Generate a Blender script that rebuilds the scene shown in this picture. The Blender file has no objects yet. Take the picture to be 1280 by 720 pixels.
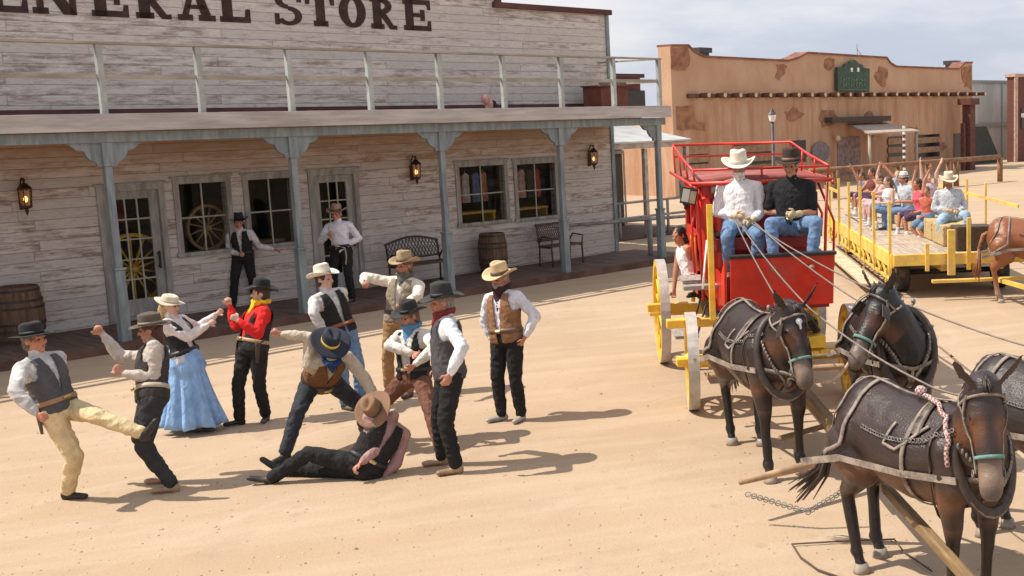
import bpy, bmesh, math, random
import numpy as np
from mathutils import Vector, Matrix, noise
from mathutils.bvhtree import BVHTree
random.seed(7)
scene = bpy.context.scene
COL = scene.collection
V = Vector
rad = math.radians
# ---------------------------------------------------------------- camera model (used to place things on the ground)
F, CX, CY, PITCH, ROLL, HC = 1500., 992., 360., .145, .024, 3.4
TH, OFF = .663, -19.5
DV = V((math.sin(TH), math.cos(TH), 0)); NV = V((math.cos(TH), -math.sin(TH), 0))
_c, _s = math.cos(ROLL), math.sin(ROLL)
FW = V((0, math.cos(PITCH), -math.sin(PITCH)))
_u0 = V((0, math.sin(PITCH), math.cos(PITCH)))
RT = V((1, 0, 0))*_c - _u0*_s
UP = _u0*_c + V((1, 0, 0))*_s
CAM = V((0, 0, HC))
def ray(px, py):
    return FW + RT*((px-CX)/F) - UP*((py-CY)/F)
def P(px, py, z=0.):
    d = ray(px, py); return CAM + d*((z-HC)/d.z)
def atY(px, py, Y):
    d = ray(px, py); return CAM + d*(Y/d.y)
def onplane(px, py, t):      # a plane parallel to the store front -> (s, z)
    d = ray(px, py); k = (OFF+t)/(d.dot(NV)); p = CAM + d*k
    return p.dot(DV), p.z
def st(s, t, z=0):            # street coordinates -> world
    return DV*s + NV*(OFF+t) + V((0, 0, z))
ROTZ = math.pi/2 - TH
# ---------------------------------------------------------------- materials
def new_mat(name):
    m = bpy.data.materials.new(name); m.use_nodes = True
    nt = m.node_tree; b = nt.nodes['Principled BSDF']
    return m, nt, b
class NT:
    def __init__(s, nt): s.nt = nt
    def n(s, t, **k):
        o = s.nt.nodes.new(t)
        for a, v in k.items():
            if a.startswith('i_'):
                o.inputs[a[2:].replace('_', ' ')].default_value = v
            else: setattr(o, a, v)
        return o
    def l(s, a, b): s.nt.links.new(a, b)
    def math(s, op, a, b=None, c=None):
        o = s.nt.nodes.new('ShaderNodeMath'); o.operation = op
        for i, x in enumerate((a, b, c)):
            if x is None: continue
            if isinstance(x, (int, float)): o.inputs[i].default_value = x
            else: s.l(x, o.inputs[i])
        return o.outputs[0]
    def mix(s, f, a, b, mode='MIX'):
        o = s.nt.nodes.new('ShaderNodeMix'); o.data_type = 'RGBA'; o.blend_type = mode
        for i, x in ((0, f), (6, a), (7, b)):
            if isinstance(x, (int, float)): o.inputs[i].default_value = x
            elif isinstance(x, tuple): o.inputs[i].default_value = (*x[:3], 1)
            else: s.l(x, o.inputs[i])
        return o.outputs[2]
    def ramp(s, f, a, b, smooth=True):
        o = s.nt.nodes.new('ShaderNodeMapRange')
        if smooth: o.interpolation_type = 'SMOOTHSTEP'
        s.l(f, o.inputs[0]); o.inputs[1].default_value = a; o.inputs[2].default_value = b
        return o.outputs[0]
    def coords(s, kind='Object', scale=(1, 1, 1), loc=(0, 0, 0)):
        t = s.nt.nodes.new('ShaderNodeTexCoord'); m = s.nt.nodes.new('ShaderNodeMapping')
        m.inputs['Scale'].default_value = scale; m.inputs['Location'].default_value = loc
        s.l(t.outputs[kind], m.inputs[0]); return m.outputs[0]
    def noise(s, vec, scale=5, detail=4, rough=.6):
        o = s.nt.nodes.new('ShaderNodeTexNoise'); s.l(vec, o.inputs['Vector'])
        o.inputs['Scale'].default_value = scale; o.inputs['Detail'].default_value = detail; o.inputs['Roughness'].default_value = rough
        return o.outputs[0]
    def bump(s, h, strength=.3, dist=.02):
        o = s.nt.nodes.new('ShaderNodeBump'); s.l(h, o.inputs['Height'])
        o.inputs['Strength'].default_value = strength; o.inputs['Distance'].default_value = dist
        return o.outputs[0]
_mc = {}
def mat(name, col, rough=.7, var=.25, scale=6., bump=.2, metal=0., coord='Object', stretch=(1, 1, 1), bscale=None, dirt=None, spec=.5, sheen=0):
    """general material: base colour with noise variation, fine bump, optional dirt colour patches"""
    if name in _mc: return _mc[name]
    m, nt, b = new_mat(name); n = NT(nt)
    c = n.coords(coord, stretch)
    nz = n.noise(c, scale, 5)
    lo = tuple(x*(1-var) for x in col); hi = tuple(min(1, x*(1+var)) for x in col)
    cc = n.mix(n.ramp(nz, .3, .7), lo, hi)
    if dirt:
        dn = n.noise(c, scale*.45, 6, .7)
        cc = n.mix(n.math('MULTIPLY', n.ramp(dn, .5, .68), dirt[3] if len(dirt) > 3 else .6), cc, dirt[:3])
    n.l(cc, b.inputs['Base Color'])
    b.inputs['Roughness'].default_value = rough; b.inputs['Metallic'].default_value = metal
    b.inputs['Specular IOR Level'].default_value = spec
    if sheen: b.inputs['Sheen Weight'].default_value = sheen
    if bump:
        n.l(n.bump(n.noise(c, bscale or scale*5, 4), bump, .01), b.inputs['Normal'])
    _mc[name] = m; return m
def boards_mat(name, paint, wood, board=.165, length=3.4, gapd=.5, vertical=False, warm=None, patch=(.45, .62), var=.16, dark=None):
    """weathered horizontal boards: rows in local z, running along local x"""
    m, nt, b = new_mat(name); n = NT(nt)
    tc = nt.nodes.new('ShaderNodeTexCoord'); sp = nt.nodes.new('ShaderNodeSeparateXYZ'); n.l(tc.outputs['Object'], sp.inputs[0])
    X, Z = (sp.outputs[0], sp.outputs[2])
    if vertical: X, Z = Z, X
    zr = n.math('DIVIDE', Z, board); row = n.math('FLOOR', zr); fz = n.math('FRACT', zr)
    wr = nt.nodes.new('ShaderNodeTexWhiteNoise'); wr.noise_dimensions = '1D'; n.l(row, wr.inputs['W'])
    xo = n.math('ADD', n.math('DIVIDE', X, length), n.math('MULTIPLY', wr.outputs['Value'], 7.3))
    seg = n.math('FLOOR', xo); fx = n.math('FRACT', xo)
    wb = nt.nodes.new('ShaderNodeTexWhiteNoise'); wb.noise_dimensions = '2D'
    cb = nt.nodes.new('ShaderNodeCombineXYZ'); n.l(row, cb.inputs[0]); n.l(seg, cb.inputs[1]); n.l(cb.outputs[0], wb.inputs['Vector'])
    tone = wb.outputs['Value']
    # grain
    cg = nt.nodes.new('ShaderNodeCombineXYZ'); n.l(n.math('MULTIPLY', X, 1.6), cg.inputs[0]); n.l(n.math('ADD', n.math('MULTIPLY', Z, 38.), n.math('MULTIPLY', tone, 40)), cg.inputs[1]); n.l(tone, cg.inputs[2])
    grain = n.noise(cg.outputs[0], 1.0, 6, .65)
    cp = nt.nodes.new('ShaderNodeCombineXYZ'); n.l(n.math('MULTIPLY', X, 1.3), cp.inputs[0]); n.l(n.math('MULTIPLY', Z, 7.), cp.inputs[1]); n.l(n.math('MULTIPLY', tone, 9), cp.inputs[2])
    pt = n.noise(cp.outputs[0], 1.4, 7, .75)
    pt2 = n.math('ADD', n.math('MULTIPLY', pt, .75), n.math('MULTIPLY', grain, .25))
    pt2 = n.math('ADD', pt2, n.math('MULTIPLY', n.math('SUBTRACT', tone, .5), .14))
    base = n.mix(n.ramp(pt2, *patch), paint, wood)
    cq = nt.nodes.new('ShaderNodeCombineXYZ'); n.l(n.math('MULTIPLY', X, 5.), cq.inputs[0]); n.l(n.math('MULTIPLY', Z, 22.), cq.inputs[1]); n.l(n.math('MULTIPLY', tone, 5), cq.inputs[2])
    pf = n.noise(cq.outputs[0], 1.5, 6, .8)
    base = n.mix(n.math('MULTIPLY', n.ramp(pf, .54, .66), .55), base, tuple(x*1.15 for x in wood))
    base = n.mix(n.math('MULTIPLY', n.ramp(pf, .46, .36), .5), base, tuple(min(1, x*1.3) for x in paint))
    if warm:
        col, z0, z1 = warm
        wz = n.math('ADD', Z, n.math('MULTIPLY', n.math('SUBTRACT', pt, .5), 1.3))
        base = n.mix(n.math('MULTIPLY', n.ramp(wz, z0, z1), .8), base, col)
    v = n.math('ADD', 1-var, n.math('MULTIPLY', tone, 2*var))
    base = n.mix(1., base, _rgb(nt, v), 'MULTIPLY')
    g = n.math('ADD', .78, n.math('MULTIPLY', grain, .44))
    base = n.mix(1., base, _rgb(nt, g), 'MULTIPLY')
    edge = n.math('MINIMUM', fz, n.math('SUBTRACT', 1., fz))
    gap = n.ramp(edge, .0, .06)
    ex = n.math('MINIMUM', fx, n.math('SUBTRACT', 1., fx)); gx = n.ramp(ex, 0, .004)
    gg = n.math('MULTIPLY', n.math('ADD', .35, n.math('MULTIPLY', gap, .65)), n.math('ADD', .55, n.math('MULTIPLY', gx, .45)))
    gg = n.math('MULTIPLY', gg, n.math('ADD', .82, n.math('MULTIPLY', pt, .3)))
    gl = n.mix(gg, dark or tuple(x*gapd*.5 for x in wood), base)
    n.l(gl, b.inputs['Base Color']); b.inputs['Roughness'].default_value = .85
    h = n.math('ADD', n.math('MULTIPLY', gg, 1.), n.math('MULTIPLY', grain, .35))
    h = n.math('ADD', h, n.math('MULTIPLY', tone, .3))
    n.l(n.bump(h, .5, .012), b.inputs['Normal'])
    _mc[name] = m; return m
def _rgb(nt, v):
    c = nt.nodes.new('ShaderNodeCombineXYZ')
    for i in range(3): nt.links.new(v, c.inputs[i])
    return c.outputs[0]
# ---------------------------------------------------------------- mesh builder
class G:
    def __init__(s): s.v = []; s.f = []
    def add(s, vs, fs, M=None):
        o = len(s.v)
        s.v += [tuple((M @ V(v)) if M else v) for v in vs]
        s.f += [tuple(i+o for i in f) for f in fs]; return s
    def box(s, a, b, M=None):
        x0, y0, z0 = [min(i, j) for i, j in zip(a, b)]; x1, y1, z1 = [max(i, j) for i, j in zip(a, b)]
        return s.add([(x0, y0, z0), (x1, y0, z0), (x1, y1, z0), (x0, y1, z0), (x0, y0, z1), (x1, y0, z1), (x1, y1, z1), (x0, y1, z1)],
              [(0, 3, 2, 1), (4, 5, 6, 7), (0, 1, 5, 4), (1, 2, 6, 5), (2, 3, 7, 6), (3, 0, 4, 7)], M)
    def beam(s, a, b, w, h, up=(0, 0, 1)):
        a = V(a); b = V(b); d = (b-a).normalized(); u = V(up); x = d.cross(u)
        if x.length < 1e-3: x = d.cross(V((0, 1, 0)))
        x.normalize(); y = x.cross(d)
        vs = []
        for p in (a, b):
            for i, j in ((-1, -1), (1, -1), (1, 1), (-1, 1)): vs.append(tuple(p + x*(w/2*i) + y*(h/2*j)))
        return s.add(vs, [(3, 2, 1, 0), (4, 5, 6, 7), (0, 1, 5, 4), (1, 2, 6, 5), (2, 3, 7, 6), (3, 0, 4, 7)])
    def tube(s, pts, r, n=8, closed=False):
        pts = [V(p) for p in pts]; m = len(pts); rr = r if isinstance(r, (list, tuple)) else [r]*m
        o = len(s.v); prev = None
        for i, p in enumerate(pts):
            if closed: d = pts[(i+1) % m]-pts[i-1]
            else: d = pts[min(i+1, m-1)]-pts[max(i-1, 0)]
            if d.length < 1e-9: d = V((0, 0, 1))
            d.normalize()
            if prev is None:
                x = d.cross(V((0, 0, 1)));
                if x.length < .1: x = d.cross(V((0, 1, 0)))
            else: x = prev - d*prev.dot(d)
            x.normalize(); prev = x; y = d.cross(x)
            for k in range(n):
                a = 2*math.pi*k/n; s.v.append(tuple(p + (x*math.cos(a)+y*math.sin(a))*rr[i]))
        for i in range(m if closed else m-1):
            j = (i+1) % m
            for k in range(n): s.f.append((o+i*n+k, o+i*n+(k+1) % n, o+j*n+(k+1) % n, o+j*n+k))
        if not closed:
            s.f.append(tuple(o+k for k in reversed(range(n)))); s.f.append(tuple(o+(m-1)*n+k for k in range(n)))
        return s
    def lathe(s, prof, n=24, M=None, sx=1, sy=1):
        o = len(s.v); vs = []; fs = []
        for r, z in prof:
            for k in range(n):
                a = 2*math.pi*k/n; vs.append((r*math.cos(a)*sx, r*math.sin(a)*sy, z))
        for i in range(len(prof)-1):
            for k in range(n): fs.append((i*n+k, i*n+(k+1) % n, (i+1)*n+(k+1) % n, (i+1)*n+k))
        fs.append(tuple(reversed(range(n)))); fs.append(tuple((len(prof)-1)*n+k for k in range(n)))
        return s.add(vs, fs, M)
    def prism(s, poly, y0, y1, M=None):     # polygon in x,z extruded along y
        n = len(poly); vs = [(x, y0, z) for x, z in poly]+[(x, y1, z) for x, z in poly]
        fs = [tuple(range(n)), tuple(reversed(range(n, 2*n)))]+[(i, i+n, (i+1) % n+n, (i+1) % n) for i in range(n)]
        return s.add(vs, fs, M)
    def cap(s, a, b, ra, rb, n=12, side=None, fl=1.):   # tapered capsule, optional flattening
        a = V(a); b = V(b); d = b-a
        if d.length < 1e-6: d = V((0, 0, 1e-5))
        w = d.normalized(); u = V(side) if side is not None else w.cross(V((0.3, .2, 1)))
        u = u-w*u.dot(w)
        if u.length < 1e-3: u = w.orthogonal()
        u.normalize(); v = w.cross(u); vs = []; fs = []; K = 4
        rings = []
        for i in range(1, K+1):
            t = math.pi/2*(1-i/K); rings.append((a-w*ra*math.sin(t), ra*math.cos(t)))
        for i in range(0, K):
            t = math.pi/2*i/K; rings.append((b+w*rb*math.sin(t), rb*math.cos(t)))
        vs.append(tuple(a-w*ra))
        for c, r in rings:
            for k in range(n):
                an = 2*math.pi*k/n; vs.append(tuple(c+u*(r*math.cos(an))+v*(r*fl*math.sin(an))))
        vs.append(tuple(b+w*rb)); L = len(rings)
        for k in range(n): fs.append((0, 1+(k+1) % n, 1+k))
        for i in range(L-1):
            for k in range(n): fs.append((1+i*n+k, 1+i*n+(k+1) % n, 1+(i+1)*n+(k+1) % n, 1+(i+1)*n+k))
        e = len(vs)-1
        for k in range(n): fs.append((1+(L-1)*n+k, 1+(L-1)*n+(k+1) % n, e))
        return s.add(vs, fs)
    def ell(s, c, rx, ry, rz, R=None, n=14, m=8):
        vs = [(0, 0, -1)]; fs = []
        for i in range(1, m):
            t = -math.pi/2+math.pi*i/m
            for k in range(n): vs.append((math.cos(t)*math.cos(2*math.pi*k/n), math.cos(t)*math.sin(2*math.pi*k/n), math.sin(t)))
        vs.append((0, 0, 1))
        for k in range(n): fs.append((0, 1+(k+1) % n, 1+k))
        for i in range(m-2):
            for k in range(n): fs.append((1+i*n+k, 1+i*n+(k+1) % n, 1+(i+1)*n+(k+1) % n, 1+(i+1)*n+k))
        e = len(vs)-1
        for k in range(n): fs.append((1+(m-2)*n+k, 1+(m-2)*n+(k+1) % n, e))
        R = R or Matrix.Identity(3)
        vs = [tuple(V(c)+R @ V((x*rx, y*ry, z*rz))) for x, y, z in vs]
        return s.add(vs, fs)
    def loft(s, rings):   # rings: lists of points of the same count, closed ends
        o = len(s.v); n = len(rings[0])
        for r in rings: s.v += [tuple(p) for p in r]
        for i in range(len(rings)-1):
            for k in range(n): s.f.append((o+i*n+k, o+i*n+(k+1) % n, o+(i+1)*n+(k+1) % n, o+(i+1)*n+k))
        s.f.append(tuple(o+k for k in reversed(range(n)))); s.f.append(tuple(o+(len(rings)-1)*n+k for k in range(n)))
        return s
    def mesh(s, name='m', smooth=False):
        me = bpy.data.meshes.new(name); me.from_pydata(s.v, [], s.f)
        bm = bmesh.new(); bm.from_mesh(me); bmesh.ops.recalc_face_normals(bm, faces=bm.faces); bm.to_mesh(me); bm.free()
        if smooth:
            me.polygons.foreach_set('use_smooth', [True]*len(me.polygons))
        me.update(); return me
    def build(s, name, m, parent=None, smooth=False, label=None, bevel=0):
        o = bpy.data.objects.new(name, s.mesh(name, smooth)); COL.objects.link(o)
        if m: o.data.materials.append(m)
        if parent: o.parent = parent
        if label: o['label'] = label
        if bevel:
            md = o.modifiers.new('bevel', 'BEVEL'); md.width = bevel; md.segments = 2; md.limit_method = 'ANGLE'
        return o
def empty(name, label, cat, loc=(0, 0, 0), rz=0, group=None, kind=None):
    o = bpy.data.objects.new(name, None); COL.objects.link(o); o.empty_display_size = .2
    o.location = loc; o.rotation_euler = (0, 0, rz)
    return tag(o, label, cat, group, kind)
def tag(o, label=None, cat=None, group=None, kind=None):
    if label: o['label'] = label
    if cat: o['category'] = cat
    if group: o['group'] = group
    if kind: o['kind'] = kind
    return o
def kids(o): return [c for c in COL.objects if c.parent == o]
def copy_tree(o, parent=None):
    c = o.copy(); COL.objects.link(c)
    if parent: c.parent = parent
    for k in kids(o): copy_tree(k, c)
    return c
def remesh(g, vox, smooth=2, disp=None):
    """voxel union of overlapping closed primitives -> one continuous mesh"""
    me = g.mesh('tmp'); o = bpy.data.objects.new('tmp', me); COL.objects.link(o)
    md = o.modifiers.new('r', 'REMESH'); md.mode = 'VOXEL'; md.voxel_size = vox; md.use_smooth_shade = True
    if smooth:
        sm = o.modifiers.new('s', 'SMOOTH'); sm.factor = .5; sm.iterations = smooth
    dg = bpy.context.evaluated_depsgraph_get(); dg.update()
    res = bpy.data.meshes.new_from_object(o.evaluated_get(dg))
    bpy.data.objects.remove(o); bpy.data.meshes.remove(me)
    if disp:
        n = len(res.vertices); co = np.empty(n*3, 'f'); res.vertices.foreach_get('co', co); no = np.empty(n*3, 'f'); res.vertices.foreach_get('normal', no)
        co = co.reshape(-1, 3); no = no.reshape(-1, 3)
        d = np.array([disp(V(c), V(k)) for c, k in zip(co, no)], 'f')
        co += no*d[:, None]; res.vertices.foreach_set('co', co.ravel()); res.update()
    return res
def obj(name, me, m, parent, label=None):
    o = bpy.data.objects.new(name, me); COL.objects.link(o)
    me.materials.clear(); me.materials.append(m)
    if parent: o.parent = parent
    if label: o['label'] = label
    return o
# ================================================================= light, sky, camera
world = bpy.data.worlds.new('World'); scene.world = world; world.use_nodes = True
SX, SY = .69, .11       # ground shadow of a one metre post
sun_el = math.atan2(1, math.hypot(SX, SY)); sun_dir = V((-SX, -SY, 1)).normalized()
sky_rot = math.atan2(sun_dir.x, sun_dir.y)
wn = world.node_tree; n = NT(wn); bg = wn.nodes['Background']
sk = wn.nodes.new('ShaderNodeTexSky'); sk.sky_type = 'NISHITA'; sk.sun_disc = False
sk.sun_elevation = sun_el; sk.sun_rotation = sky_rot; sk.air_density = 1.0; sk.dust_density = 2.5; sk.ozone_density = 1
tc = wn.nodes.new('ShaderNodeTexCoord'); mp = wn.nodes.new('ShaderNodeMapping'); mp.inputs['Scale'].default_value = (1.2, 1.2, 5)
n.l(tc.outputs['Generated'], mp.inputs[0])
cl = n.ramp(n.noise(mp.outputs[0], 1.7, 7, .6), .36, .62)
cf = n.math('ADD', .76, n.math('MULTIPLY', cl, .20))
white = n.mix(cl, (6.6, 7.2, 8.7), (8.9, 8.8, 9.0)); mixc = n.mix(cf, sk.outputs[0], white)
n.l(mixc, bg.inputs[0]); bg.inputs[1].default_value = .093
sl = bpy.data.lights.new('sun', 'SUN'); sl.energy = 5.0; sl.angle = rad(.55); sl.color = (1, .93, .82)
so = bpy.data.objects.new('sun', sl); COL.objects.link(so); so.rotation_euler = sun_dir.to_track_quat('Z', 'Y').to_euler(); so.location = (-20, -5, 30)
cd = bpy.data.cameras.new('camera'); co_ = bpy.data.objects.new('camera', cd); COL.objects.link(co_)
cd.sensor_width = 36; cd.lens = F/1280*36; cd.shift_x = -(CX-640)/1280; cd.shift_y = 0; cd.clip_end = 2000; cd.clip_start = .1
co_.matrix_world = Matrix(((RT.x, UP.x, -FW.x, 0), (RT.y, UP.y, -FW.y, 0), (RT.z, UP.z, -FW.z, HC), (0, 0, 0, 1)))
scene.camera = co_
scene.view_settings.view_transform = 'Standard'; scene.view_settings.look = 'None'; scene.view_settings.gamma = 1
scene.view_settings.exposure = 0.14
# ================================================================= materials of the setting
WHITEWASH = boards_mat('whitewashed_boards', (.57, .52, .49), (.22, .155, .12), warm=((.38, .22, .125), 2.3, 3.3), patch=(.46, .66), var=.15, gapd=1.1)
WHITEWASH_UP = boards_mat('whitewashed_boards_upper', (.62, .575, .54), (.23, .185, .16), patch=(.46, .68), var=.15, gapd=1.1)
GREYW = mat('grey_blue_weathered_wood', (.20, .235, .245), .8, .25, 3, .3, stretch=(3, 3, .6), dirt=(.34, .34, .32, .5))
FASC = mat('whitewashed_fascia', (.44, .405, .39), .85, .2, 1.6, .25, stretch=(.6, 3, 6), dirt=(.3, .25, .23, .6))
RAILW = mat('weathered_rail_wood', (.33, .30, .25), .85, .25, 2., .3, stretch=(.8, 4, 4), dirt=(.26, .22, .15, .7))
POSTW = mat('painted_rail_post_wood', (.36, .39, .375), .8, .2, 4, .3, dirt=(.3, .3, .28, .6))
MAROON = mat('dark_red_trim', (.085, .028, .024), .7, .3, 3, .15)
DARKWOOD = mat('dark_brown_wood', (.07, .04, .025), .75, .35, 4, .4, stretch=(1, 6, 6))
GLASS = None
def glass():
    m, nt, b = new_mat('window_glass')
    b.inputs['Base Color'].default_value = (.01, .012, .012, 1); b.inputs['Roughness'].default_value = .02; b.inputs['Alpha'].default_value = .16
    b.inputs['Specular IOR Level'].default_value = .35
    return m
GLASS = glass()
def ground_mat():
    m, nt, b = new_mat('packed_sand'); n = NT(nt)
    c = n.coords('Object')
    big = n.noise(c, .18, 5, .6); mid = n.noise(c, 1.1, 6, .65); fine = n.noise(c, 26, 4, .7)
    cs = n.coords('Object', (.35, 1.6, 1)); cs2 = nt.nodes.new('ShaderNodeMapping'); cs2.inputs['Rotation'].default_value = (0, 0, -.35); n.l(c, cs2.inputs[0])
    cs3 = nt.nodes.new('ShaderNodeMapping'); cs3.inputs['Scale'].default_value = (.22, 1.5, 1); n.l(cs2.outputs[0], cs3.inputs[0])
    streak = n.noise(cs3.outputs[0], 1.3, 6, .65)
    a = n.mix(n.ramp(big, .3, .7), (0.406, 0.291, 0.190), (0.468, 0.344, 0.236))
    a = n.mix(n.math('MULTIPLY', n.ramp(streak, .42, .66), .45), a, (0.512, 0.394, 0.286))
    a = n.mix(n.math('MULTIPLY', n.ramp(mid, .52, .75), .45), a, (0.353, 0.250, 0.171))
    a = n.mix(n.math('MULTIPLY', n.ramp(fine, .55, .78), .35), a, (0.217, 0.149, 0.103))
    vor = nt.nodes.new('ShaderNodeTexVoronoi'); vor.inputs['Scale'].default_value = 14; n.l(c, vor.inputs['Vector'])
    peb = n.math('LESS_THAN', vor.outputs['Distance'], .10)
    a = n.mix(n.math('MULTIPLY', n.math('MULTIPLY', peb, n.ramp(mid, .5, .6)), .5), a, (0.300, 0.215, 0.151))
    # wheel ruts: pairs of wavy lines running along the street
    rot = nt.nodes.new('ShaderNodeMapping'); rot.inputs['Rotation'].default_value = (0, 0, rad(52)-math.pi); n.l(c, rot.inputs[0])
    def ruts(ang, per, wob, seed, wd):
        mp_ = nt.nodes.new('ShaderNodeMapping'); mp_.inputs['Rotation'].default_value = (0, 0, ang); mp_.inputs['Location'].default_value = (seed, seed*.7, 0); n.l(c, mp_.inputs[0])
        s_ = nt.nodes.new('ShaderNodeSeparateXYZ'); n.l(mp_.outputs[0], s_.inputs[0])
        sc_ = nt.nodes.new('ShaderNodeMapping'); sc_.inputs['Scale'].default_value = (.12, .12, 1); n.l(mp_.outputs[0], sc_.inputs[0])
        w = n.noise(sc_.outputs[0], 1.0, 2, .4)
        yv = n.math('ADD', s_.outputs[1], n.math('MULTIPLY', w, wob)); f = n.math('FRACT', n.math('DIVIDE', yv, per))
        d = n.math('MULTIPLY', n.math('ABSOLUTE', n.math('SUBTRACT', f, .5)), per)
        return n.math('SUBTRACT', 1., n.ramp(d, 0., wd))
    r1 = ruts(rad(-49), 2.1, 9., 3., .11); r2 = ruts(rad(-66), 3.7, 14., 11., .08); r3 = ruts(rad(-12), 5.3, 16., 5., .10)
    rut = n.math('MAXIMUM', n.math('MAXIMUM', r1, n.math('MULTIPLY', r2, .8)), n.math('MULTIPLY', r3, .7))
    rut = n.math('MULTIPLY', rut, n.ramp(mid, .40, .60)); rut = n.math('MULTIPLY', rut, n.ramp(big, .35, .6))
    a = n.mix(n.math('MULTIPLY', rut, .5), a, (0.520, 0.407, 0.305))
    # hoof and boot scuffs
    v2 = nt.nodes.new('ShaderNodeTexVoronoi'); v2.inputs['Scale'].default_value = 3.1; v2.inputs['Randomness'].default_value = 1; n.l(c, v2.inputs['Vector'])
    scf = n.math('MULTIPLY', n.math('SUBTRACT', 1., n.ramp(v2.outputs['Distance'], .08, .26)), n.ramp(big, .42, .6))
    a = n.mix(n.math('MULTIPLY', scf, .28), a, (0.318, 0.224, 0.155))
    n.l(a, b.inputs['Base Color']); b.inputs['Roughness'].default_value = .95; b.inputs['Specular IOR Level'].default_value = .15
    h = n.math('ADD', n.math('MULTIPLY', mid, 1.2), n.math('MULTIPLY', fine, .55)); h = n.math('ADD', h, n.math('MULTIPLY', streak, .5))
    h = n.math('SUBTRACT', h, n.math('MULTIPLY', scf, .45)); h = n.math('SUBTRACT', h, n.math('MULTIPLY', rut, .25)); h = n.math('ADD', h, 0.)
    n.l(n.bump(h, .45, .03), b.inputs['Normal']); return m
SAND = ground_mat()
# ================================================================= ground
g = G(); NX, NY = 90, 90
def gz(x, y):
    return 0
g.add([(-700, -200, 0), (700, -200, 0), (700, 1400, 0), (-700, 1400, 0)], [(0, 1, 2, 3)])
tag(g.build('ground', SAND), 'pale packed sand of the street', None, None, 'structure')
rs = random.Random(12); g = G()
for _ in range(1300):
    px, py = rs.uniform(-60, 1340), 395+(rs.random()**.7)*400
    p = P(px, py); r = rs.uniform(.004, .014)*(1.6 if rs.random() < .06 else 1); 
    vs = [(p.x+r*(math.cos(a)*(1+rs.uniform(-.3, .3))), p.y+r*math.sin(a)*(1+rs.uniform(-.3, .3)), .0+r*.1) for a in (0, 1.05, 2.1, 3.14, 4.2, 5.2)]+[(p.x+rs.uniform(-.3, .3)*r, p.y, r*.75)]
    g.add(vs, [(i, (i+1) % 6, 6) for i in range(6)])
g.build('gravel', mat('gravel_stone', (.40, .29, .20), .9, .5, 3, .2))
tag([o for o in COL.objects if o.name == 'gravel'][0], 'scattered small stones lying on the sand of the street', 'gravel', None, 'stuff')

# boardwalk under the porch
BW = mat('boardwalk_planks', (.12, .075, .055), .85, .3, 3, .4, stretch=(8, .7, 1), dirt=(.2, .14, .10, .5))
root = empty('boardwalk', 'brown plank boardwalk along the store front', None, st(0, 0), ROTZ, kind='structure')
for k in ('category',):
    if k in root: del root[k]
g = G(); x = 1.0
while x < 20.9:
    g.box((x, .0-.12, 0.02), (x+.155, 1.85, .14+random.uniform(-.003, .003))); x += .165
g.build('plank', BW, root).name = 'boardwalk_deck'
G().box((1, -.16, 0), (20.9, -.122, .13)).build('edge_board', mat('boardwalk_edge', (.12, .06, .045), .85, .3, 3, .3), root)
# ================================================================= general store
store = empty('general_store', 'whitewashed two storey wooden store with porch and the words GENERAL STORE', 'store', st(0, 0), ROTZ)
WY = 1.85       # wall plane (local y is away from the street)
opens = [(8.72, 9.62, .15, 2.36, 'door'), (9.97, 10.80, 1.22, 2.42, 'win'), (11.22, 12.06, 1.22, 2.42, 'win'), (12.50, 13.36, .15, 2.42, 'door'), (15.86, 17.05, 1.22, 2.42, 'win'), (17.41, 18.5, 1.2, 2.4, 'win')]
g = G(); x = 1.0; TOPL = 3.62
for (a, b, z0, z1, k) in opens:
    g.box((x, WY, 0), (a, WY+.15, TOPL)); g.box((a, WY, z1), (b, WY+.15, TOPL))
    if z0 > .2: g.box((a, WY, 0), (b, WY+.15, z0))
    x = b
g.box((x, WY, 0), (20.36, WY+.15, TOPL))
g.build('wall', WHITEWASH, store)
g = G(); g.prism([(1, TOPL), (20.36, TOPL), (20.36, 5.80), (17.15, 5.80), (17.15, 6.75), (1, 6.75)], WY, WY+.15)
g.build('false_front', WHITEWASH_UP, store)
SIDEW = mat('side_wall_boards', (.40, .35, .32), .85, .3, 2, .3, stretch=(1, 1, 9))
g = G(); g.box((20.21, WY+.15, 0), (20.36, 12, 4.6)); g.box((1, WY+.15, 0), (1.15, 12, 4.6)); g.box((1.15, 11.85, 0), (20.21, 12, 4.6))
g.build('side_wall', SIDEW, store)
G().box((1.15, WY+.15, 4.3), (20.21, 11.85, 4.42)).build('roof', mat('flat_roof_felt', (.12, .11, .10), .9), store)
G().box((1.15, WY+.15, .1), (20.21, 11.85, .14)).build('inside_floor', mat('inside_floor_wood', (.10, .065, .04), .7), store)
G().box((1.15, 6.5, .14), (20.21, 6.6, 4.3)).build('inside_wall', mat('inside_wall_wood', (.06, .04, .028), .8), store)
# top trim
g = G(); g.box((17.0, WY-.10, 5.80), (20.46, WY+.25, 5.92)); g.box((17.06, WY-.06, 5.921), (17.22, WY+.2, 6.75)); g.box((.9, WY-.1, 6.75), (17.3, WY+.25, 6.9))
g.build('cornice', MAROON, store, bevel=.01)
G().box((20.30, WY-.035, .15), (20.40, WY-.001, 5.79)).build('corner_board', GREYW, store)
G().box((1, WY-.05, 3.645), (20.3, WY-.001, 3.73)).build('base_trim', MAROON, store)
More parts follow.
